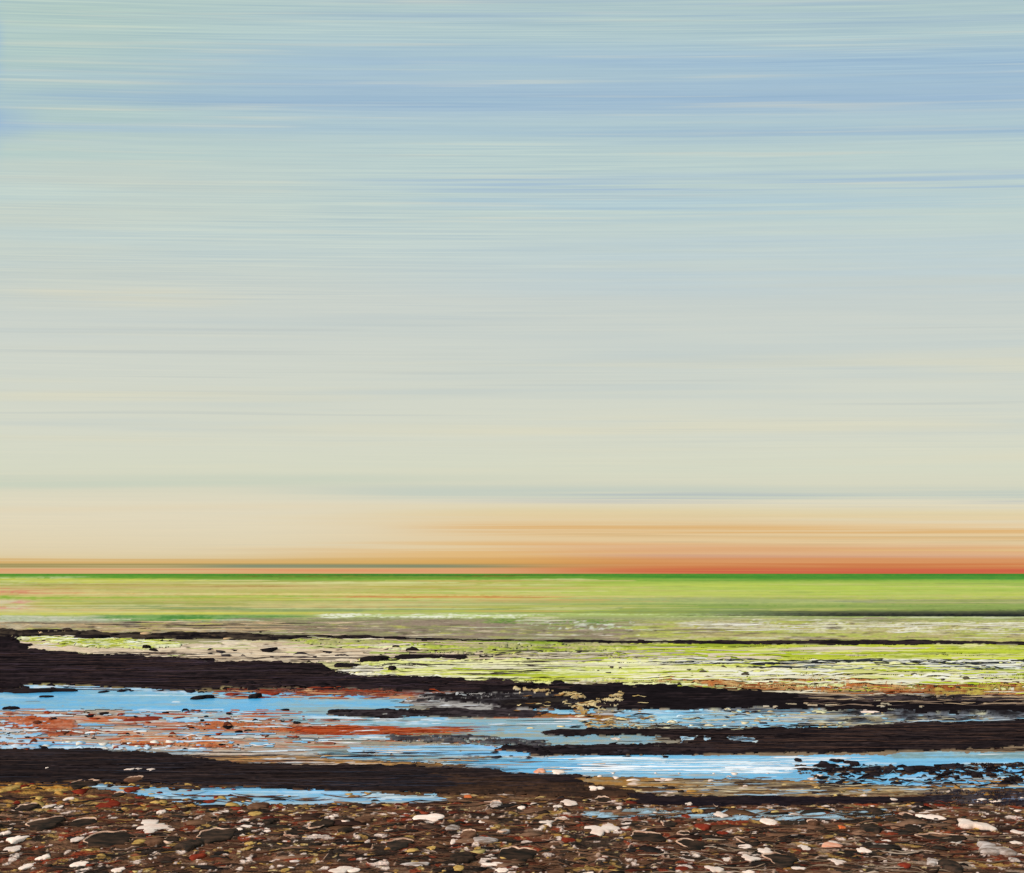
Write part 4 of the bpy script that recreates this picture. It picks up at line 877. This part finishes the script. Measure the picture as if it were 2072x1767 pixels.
MARK = [  # hand-described stones: frame, x, y, w, h, kind, label, lip, spike
 (C4, 895, 712, 165, 74, 'cream', 'large ragged cream stone like a splash at lower left', None, 2.0),
 (C4, 640, 782, 245, 108, 'dark', 'largest dark shell with pale lip, left of the ragged cream splash stone', UL, .6),
 (C4, 160, 598, 108, 96, 'dark', 'round dark shell with pale upper lip below the ochre streak at far left', UL, .5),
 (C4, 270, 695, 170, 95, 'dark', 'dark slab leaning below the round far-left shell', UL, .7),
 (C4, 490, 692, 140, 58, 'dark', 'flat dark stone between the leaning slab and the ragged cream stone', TOP, .7),
 (C4, 1010, 790, 95, 68, 'dark', 'dark round shell with pale left lip, right under the ragged cream stone', LL, .5),
 (C4, 1120, 822, 130, 80, 'dark', 'blunt black slab right of the shell with the pale left lip', None, .8),
 (C4, 1275, 762, 200, 92, 'dark', 'broad dark shell with a long pale lip left of the flat cream stones', UL, .7),
 (C4, 1890, 700, 130, 82, 'dark', 'dark round shell with pale left lip near the lower middle left', LL, .5),
 (C4, 1735, 755, 115, 62, 'dark', 'dark olive stone beside the shell with a pale left lip', LL, .6),
 (C4, 695, 528, 62, 44, 'dark', 'small dark domed stone at the left tip of the lower pool', TOP, .4),
 (C4, 790, 448, 95, 38, 'brown', 'dark brown flat shell lying on the edge of the black bank above the lower pool', TOP, .6),
 (C4, 775, 502, 82, 40, 'red', 'dark red stone at the water edge under the flat brown shell', None, .7),
 (C4, 490, 462, 140, 56, 'dark', 'long black slab tilted up at the foot of the black bank at left', TOP, .7),
 (C4, 100, 790, 92, 74, 'cream', 'fish-tail shaped cream stone near the left edge', None, 1.9),
 (C4, 80, 852, 90, 36, 'cream', 'slanting cream sliver below the fish-tail shaped cream stone', None, 1.1),
 (C4, 258, 896, 66, 60, 'cream', 'curved cream crescent near the bottom left', None, 1.5),
 (C4, 160, 952, 74, 38, 'cream', 'cream pebble near the bottom edge at far left below the crescent', None, 1.1),
 (C4, 34, 755, 54, 70, 'cream', 'cream and dark stone touching the left edge', None, 1.6),
 (C4, 1440, 727, 100, 32, 'cream', 'flat tapering cream stone right of the broad lipped dark shell', None, 1.3),
 (C4, 1560, 742, 60, 34, 'cream', 'wedge of cream stone beside the flat tapering one', None, 1.5),
 (C4, 950, 632, 50, 54, 'cream', 'upright cream stone above the ragged cream splash stone', None, 1.4),
 (C4, 405, 556, 48, 32, 'cream', 'small cream stone lying on red ones at left', None, 1.2),
 (C4, 2010, 970, 118, 50, 'cream', 'broad cream stone on the bottom edge left of the middle', None, 1.4),
 (C4, 910, 800, 110, 80, 'brown', 'red-brown slab directly below the ragged cream splash stone', None, .8),
 (C4, 640, 590, 120, 46, 'red', 'long dark red slab below the left end of the lower pool', None, .7),
 (C4, 1230, 574, 70, 26, 'red', 'red-brown chip in the lower left pool', None, .7),
 (C4, 60, 492, 100, 46, 'ochre', 'mustard stone at the far left under the black bank', None, 1.0),
 (C4, 1500, 646, 92, 30, 'ochre', 'long mustard chip above the flat tapering cream stone', None, .8),
 (C4, 1420, 634, 42, 36, 'red', 'small upright dark red stone beside the long mustard chip', TOP, .6),
 (C5, 548, 664, 155, 56, 'cream', 'broad flat-topped cream slab, largest cream stone left of the middle', None, 1.0),
 (C5, 1372, 575, 90, 62, 'cream', 'notched cream stone standing out in the middle below the ochre sand', None, 1.6),
 (C5, 1240, 692, 76, 66, 'cream', 'cream half-moon hugging a dark stone in the middle', None, 1.5),
 (C5, 1092, 606, 48, 54, 'cream', 'egg-shaped upright cream stone in the middle', None, .6),
 (C5, 1560, 728, 155, 84, 'cream', 'large branching cream stone right of the middle', None, 2.1),
 (C5, 1600, 722, 70, 48, 'dark', 'dark eye-shaped stone set in the large branching cream one', TOP, .5),
 (C5, 1330, 690, 100, 44, 'dark', 'dark stone held by the cream half-moon', TOP, .6),
 (C5, 1835, 776, 180, 66, 'dark', 'wide dark shell with a double-arched pale lip right of the middle', TOP, .6),
 (C5, 1960, 696, 96, 64, 'dark', 'dark oval shell at the edge of the shallows on the right', UL, .5),
 (C5, 1070, 870, 195, 100, 'dark', 'big black slab with pale top edge near the bottom middle', TOP, .7),
 (C5, 370, 822, 155, 62, 'dark', 'dark olive slab below the broad flat-topped cream slab', TOP, .7),
 (C5, 880, 800, 140, 48, 'grey', 'grey-white mussel shaped stone in the middle', None, .7),
 (C5, 780, 770, 95, 56, 'brown', 'smooth taupe stone left of the grey-white mussel shaped one', TOP, .5),
 (C5, 690, 732, 82, 40, 'grey', 'taupe stone above the smooth taupe one', None, .5),
 (C5, 990, 748, 66, 62, 'grey', 'grey dished stone above and right of the grey-white mussel', LL, .6),
 (C5, 940, 592, 76, 42, 'grey', 'brushed grey stone left of the egg-shaped cream one', TOP, .6),
 (C5, 945, 945, 160, 24, 'cream', 'long thin cream curve near the bottom middle', None, 1.2),
 (C5, 60, 970, 110, 46, 'cream', 'cream stone on the bottom edge beside the broad one', None, 1.5),
 (C5, 470, 946, 180, 26, 'grey', 'long pale grey sliver near the bottom left of the middle', None, 1.0),
 (C5, 775, 542, 50, 26, 'orange', 'orange chip right of the end of the lower left pool', None, .8),
 (C5, 700, 800, 64, 40, 'cream', 'cream curl at the foot of the smooth taupe stone', None, 1.6),
 (C5, 1350, 752, 54, 38, 'cream', 'slanted cream chip between the half-moon and the branching cream stone', None, 1.3),
 (C5, 1745, 856, 84, 18, 'cream', 'narrow lozenge of cream below the double-arched shell', None, .8),
 (C5, 1200, 393, 66, 42, 'salmon', 'left one of the two pink blocks standing at the near edge of the blue channel', None, 1.0),
 (C5, 1308, 395, 74, 50, 'cream', 'right one of the two pale blocks standing at the near edge of the blue channel', None, 1.1),
 (C5, 1530, 498, 66, 52, 'cream', 'forked cream stone on the ochre sand below the channel', None, 1.9),
 (C5, 1570, 558, 84, 40, 'dark', 'black oval stone under the forked cream one', TOP, .5),
 (C5, 1665, 604, 44, 36, 'cream', 'small cream wedge at the left end of the right shallows', None, 1.2),
 (C6, 1780, 700, 140, 108, 'cream', 'large wriggling cream stone at lower right', None, 2.2),
 (C6, 570, 686, 100, 46, 'cream', 'smooth oval cream pebble in the right shallows', None, .35),
 (C6, 284, 646, 72, 56, 'cream', 'hooked cream stone at the left of the oval pebble in the shallows', None, 1.6),
 (C6, 550, 862, 84, 60, 'cream', 'upright cream stone at the top of a slanting row at lower right', None, 1.3),
 (C6, 460, 916, 84, 40, 'cream', 'slanting cream chip below left of the upright cream stone', None, 1.3),
 (C6, 250, 968, 84, 54, 'cream', 'notched cream stone on the bottom edge right of the middle', None, 1.5),
 (C6, 430, 838, 84, 28, 'cream', 'cream lip in front of the dark domed shell at lower right', None, .9),
 (C6, 450, 798, 126, 66, 'dark', 'dark domed shell behind the cream lip at lower right', UL, .5),
 (C6, 120, 822, 160, 74, 'dark', 'big dark shell with a rounded pale left lip right of the middle', UL, .5),
 (C6, 70, 760, 72, 40, 'dark', 'small dark stone with a pale ring above the big lipped shell', (0, 5.4), .5),
 (C6, 640, 912, 175, 82, 'dark', 'long black slab running down right of the slanting cream row', UL, .7),
 (C6, 1390, 664, 86, 44, 'dark', 'dark stone at the left of the cream streak near the right shallows', TOP, .6),
 (C6, 1520, 666, 124, 42, 'cream', 'long cream streak above the wriggling cream stone', None, 1.8),
 (C6, 1415, 726, 112, 50, 'dark', 'flat-topped dark olive block left of the wriggling cream stone', None, .7),
 (C6, 1590, 782, 240, 56, 'dark', 'low wide dark mound below the wriggling cream stone', TOP, .5),
 (C6, 2044, 752, 66, 46, 'cream', 'cream stone at the right edge', None, 1.3),
 (C6, 1885, 848, 155, 88, 'grey', 'pale patchy grey block near the lower right corner', None, 1.9),
 (C6, 2010, 916, 54, 50, 'grey', 'lilac grey pebble by the lower right corner', None, .9),
 (C6, 1545, 930, 84, 60, 'grey', 'broken pale grey stone near the bottom at right', None, 1.9),
 (C6, 975, 922, 84, 42, 'cream', 'cream shard lying near the bottom at the right of the black slab', None, 1.7),
 (C6, 940, 830, 124, 40, 'salmon', 'flat salmon pink stone at lower right', None, .8),
 (C6, 1000, 722, 44, 44, 'orange', 'bright orange stone below the right shallows', None, .8),
 (C6, 830, 700, 62, 72, 'brown', 'upright brown stone at the right end of the shallows', TOP, .7),
 (C6, 740, 964, 74, 26, 'cream', 'cream chip at the foot of the long black slab', None, 1.2),
 (C6, 1640, 950, 130, 84, 'dark', 'black block on the bottom edge beside the broken pale grey stone', None, .7),
 (C6, 60, 974, 90, 26, 'red', 'blood red stone on the bottom edge right of the middle', None, .8),
 (C6, 180, 722, 84, 48, 'red', 'dark red stone below the hooked cream one', None, .8),
 (C6, 145, 626, 52, 52, 'ochre', 'knobbly mustard stone at the left of the right shallows', None, 1.3),
 (C6, 1305, 566, 38, 26, 'cream', 'pink-white pebble on the dark ground above the right end of the shallows', None, .6),
 (C6, 1250, 802, 66, 18, 'cream', 'thin cream leaf of stone in the lower right', None, .9),
]
NAMES = {'dark': 'dark_shell', 'cream': 'cream_stone', 'red': 'red_stone', 'ochre': 'ochre_stone', 'grey': 'grey_stone', 'brown': 'brown_stone',
         'salmon': 'salmon_stone', 'orange': 'orange_stone', 'peat': 'peat_clod'}
for fr, x, y, w, h, kd, lb, lip, sp in MARK:
    cx, cy = fr(x, y)
    nm = 'dark_shell' if kd == 'dark' and lip else ('dark_stone' if kd == 'dark' else NAMES[kd])
    stone(nm, kd, cx, cy, w * K, h * K, 'shell' if nm == 'dark_shell' else 'stone', lb, None, lip, sp * (2.0 if kd == 'dark' else 1.25), .45 if nm == 'dark_shell' else 0)
# clods and red stones on the mud, in the pools and on the marsh
CLOD = [
 (C1, 866, 616, 40, 42, 'peat', 'round black clod at the right end of the lime grass wedge on the left'),
 (C1, 1190, 904, 110, 32, 'peat', 'pointed black clod in the left pool beside the red stones'),
 (C1, 1500, 898, 76, 42, 'peat', 'squarish black clod among red stones at the edge of the left pool'),
 (C1, 235, 864, 380, 34, 'peat', 'long flat black clod floating at the left end of the left pool'),
 (C1, 270, 900, 80, 16, 'peat', 'small black clod below the long flat one in the left pool'),
 (C1, 60, 968, 90, 26, 'peat', 'slanting black clod at the left edge below the left pool'),
 (C1, 2000, 990, 110, 20, 'peat', 'thin black clod in the right part of the left pool'),
 (C1, 530, 548, 190, 40, 'peat', 'black slab hanging under the dark line at the top of the lime wedge'),
 (C1, 910, 555, 80, 26, 'peat', 'small black slab under the dark line right of the bigger slab'),
 (C1, 1370, 884, 74, 34, 'red', 'rounded red stone left of the squarish black clod'),
 (C1, 1605, 882, 74, 26, 'red', 'flat red stone right of the squarish black clod'),
 (C1, 538, 1002, 34, 24, 'red', 'small red stone in the water at left'),
 (C1, 714, 1003, 40, 20, 'red', 'small red stone right of the other small one in the water at left'),
 (C1, 855, 1026, 190, 28, 'red', 'long dark red slab under the left pool'),
 (C1, 1320, 1026, 66, 20, 'red', 'slanting red chip right of the long dark red slab'),
 (C1, 1050, 1024, 44, 18, 'red', 'red chip between the long dark red slab and the slanting chip'),
 (C1, 1550, 1000, 36, 16, 'red', 'tiny red stone below the right end of the left pool'),
 (C2, 330, 744, 54, 44, 'peat', 'upright black clod at the left end of the lime strip'),
 (C2, 480, 675, 285, 30, 'peat', 'long black clod on the cream sand above the lime strip'),
 (C2, 712, 680, 112, 26, 'peat', 'shorter black clod right of the long one above the lime strip'),
 (C2, 355, 616, 34, 18, 'peat', 'small black clod on the cream sand above the long one'),
 (C2, 230, 684, 150, 40, 'peat', 'ragged black clod on the cream sand left of the long one'),
 (C2, 60, 712, 150, 30, 'peat', 'low black clod by the big bank where the cream sand ends'),
 (C2, 1132, 680, 26, 14, 'peat', 'lone black crumb on the taupe sand in the middle of the marsh'),
 (C6, 905, 366, 150, 30, 'peat', 'long curled black clod at the left of the scraps in the right channel'),
 (C6, 1060, 350, 70, 34, 'peat', 'forked black clod right of the long curled one in the right channel'),
 (C6, 1190, 414, 92, 24, 'peat', 'black oval clod low in the right channel'),
 (C6, 895, 394, 40, 22, 'peat', 'small black clod under the long curled one in the right channel'),
 (C6, 1480, 384, 104, 26, 'peat', 'black clod midway along the scraps in the right channel'),
 (C6, 1790, 422, 54, 40, 'peat', 'round black clod near the right end of the channel'),
 (C6, 2012, 446, 66, 40, 'peat', 'black clod nearest the right edge in the channel'),
 (C6, 968, 336, 72, 24, 'peat', 'thin black clod along the far side of the right channel'),
 (C6, 740, 334, 50, 24, 'peat', 'leftmost black clod in the right channel'),
 (C6, 1640, 430, 44, 14, 'peat', 'tiny black clod low in the right channel between bigger ones'),
 (C4, 766, 391, 40, 26, 'cream', 'left of three small cream stones in a row on the black bank'),
 (C4, 818, 388, 34, 20, 'cream', 'middle of three small cream stones in a row on the black bank'),
 (C4, 890, 392, 40, 22, 'cream', 'right of three small cream stones in a row on the black bank'),
 (C4, 276, 384, 16, 16, 'cream', 'tiny cream pebble alone on the black bank at far left'),
 (C6, 1150, 44, 110, 20, 'cream', 'cream flake on the dark bank above the right mud strip'),
 (C5, 1650, 205, 50, 20, 'cream', 'pale chip by the dark point at the middle pools'),
]
for fr, x, y, w, h, kd, lb in CLOD:
    cx, cy = fr(x, y)
    stone({'peat': 'peat_clod', 'red': 'red_stone', 'cream': 'cream_stone'}[kd], kd, cx, cy, w * K, max(h * K, 4.5), 'clod' if kd == 'peat' else 'stone', lb, None, None, 2.0)
# small stones that nothing tells apart: copies of a few of each kind
LMK = [(C4, 895, 712, 'the ragged cream splash stone'), (C4, 160, 598, 'the round far-left dark shell'), (C4, 100, 790, 'the fish-tail cream stone'), (C4, 258, 896, 'the curved cream crescent'),
       (C4, 1275, 762, 'the broad shell left of flat cream stones'), (C4, 1890, 700, 'the round shell at lower middle left'), (C4, 1230, 574, 'the red-brown chip in the lower pool'),
       (C4, 2010, 970, 'the broad cream bottom-edge stone'), (C4, 60, 492, 'the far-left mustard stone'), (C5, 548, 664, 'the broad flat-topped cream slab'), (C5, 1372, 575, 'the notched cream middle stone'),
       (C5, 1092, 606, 'the egg-shaped cream stone'), (C5, 1240, 692, 'the cream half-moon'), (C5, 1560, 728, 'the large branching cream stone'), (C5, 1835, 776, 'the double-arched dark shell'),
       (C5, 1070, 870, 'the big black bottom-middle slab'), (C5, 880, 800, 'the grey-white mussel shaped stone'), (C5, 370, 822, 'the dark slab below the cream slab'),
       (C6, 1780, 700, 'the wriggling cream stone'), (C6, 570, 686, 'the oval cream pebble in shallows'), (C6, 284, 646, 'the hooked cream stone'), (C6, 550, 862, 'the upright lower-right cream stone'),
       (C6, 120, 822, 'the big lipped shell right of middle'), (C6, 1885, 848, 'the pale patchy corner block'), (C6, 940, 830, 'the flat salmon stone'), (C6, 1545, 930, 'the broken pale grey stone'), (C6, 640, 912, 'the long slanting black slab')]
LMK = [(f(x, y), t) for f, x, y, t in LMK]
RANK = ['nearest', 'second nearest', 'third nearest', 'fourth nearest', 'fifth nearest', 'sixth nearest', 'seventh nearest', 'eighth nearest']
def name_pebbles(items, word):
    """say where each small pebble lies by the marked stone closest to it, counting outwards"""
    by = {}
    for o, cx, cy in items:
        (lx, ly), t = min(LMK, key=lambda q: (q[0][0] - cx) ** 2 + (2.2 * (q[0][1] - cy)) ** 2)
        ddx, ddy = cx - lx, (cy - ly) * 2.2
        side = ('right of' if ddx > 0 else 'left of') if abs(ddx) > abs(ddy) else ('below' if ddy > 0 else 'above')
        by.setdefault((t, side), []).append((ddx * ddx + ddy * ddy, o))
    for (t, side), v in by.items():
        for i, (_, o) in enumerate(sorted(v, key=lambda q: q[0])):
            o['label'] = ('small %s pebble %s %s' % (word, side, t)) if len(v) == 1 else ('small %s pebble %s, %s %s' % (word, RANK[min(i, 7)], side, t))
for kd, n, lb, grp, sizes in (('cream', 18, 'cream', 'small cream pebbles in the shingle', (14, 30)),
                              ('dark', 8, 'blackish', 'small blackish pebbles in the shingle', (24, 60)),
                              ('red', 8, 'dark red', 'small dark red pebbles in the shingle', (16, 38)),
                              ('ochre', 8, 'mustard', 'small mustard pebbles in the shingle', (14, 34)),
                              ('brown', 6, 'brown', 'small brown pebbles in the shingle', (24, 56))):
    protos = [stone_mesh(kd, 4000 + 31 * i + len(kd), 1.5 if kd == 'cream' else 1.0) for i in range(6)]
    made = []
    for i in range(n):
        for _ in range(60):
            cx, cy = random.uniform(-10, 2082), random.uniform(1628, 1775)
            w = random.uniform(*sizes) * (.65 + .35 * (cy - 1600) / 170); h = w * random.uniform(.36, .55)
            if all(abs(cx - p[2]) > (w + p[4]) * .45 or abs(cy - p[3]) > (h + p[5]) * .5 for p in PLACED): break
        made.append((stone(kd + '_pebble', kd, cx, cy, w, h, 'pebble', None, grp, None, 1.0, 0, protos[i % 6]), cx, cy))
    name_pebbles(made, lb)
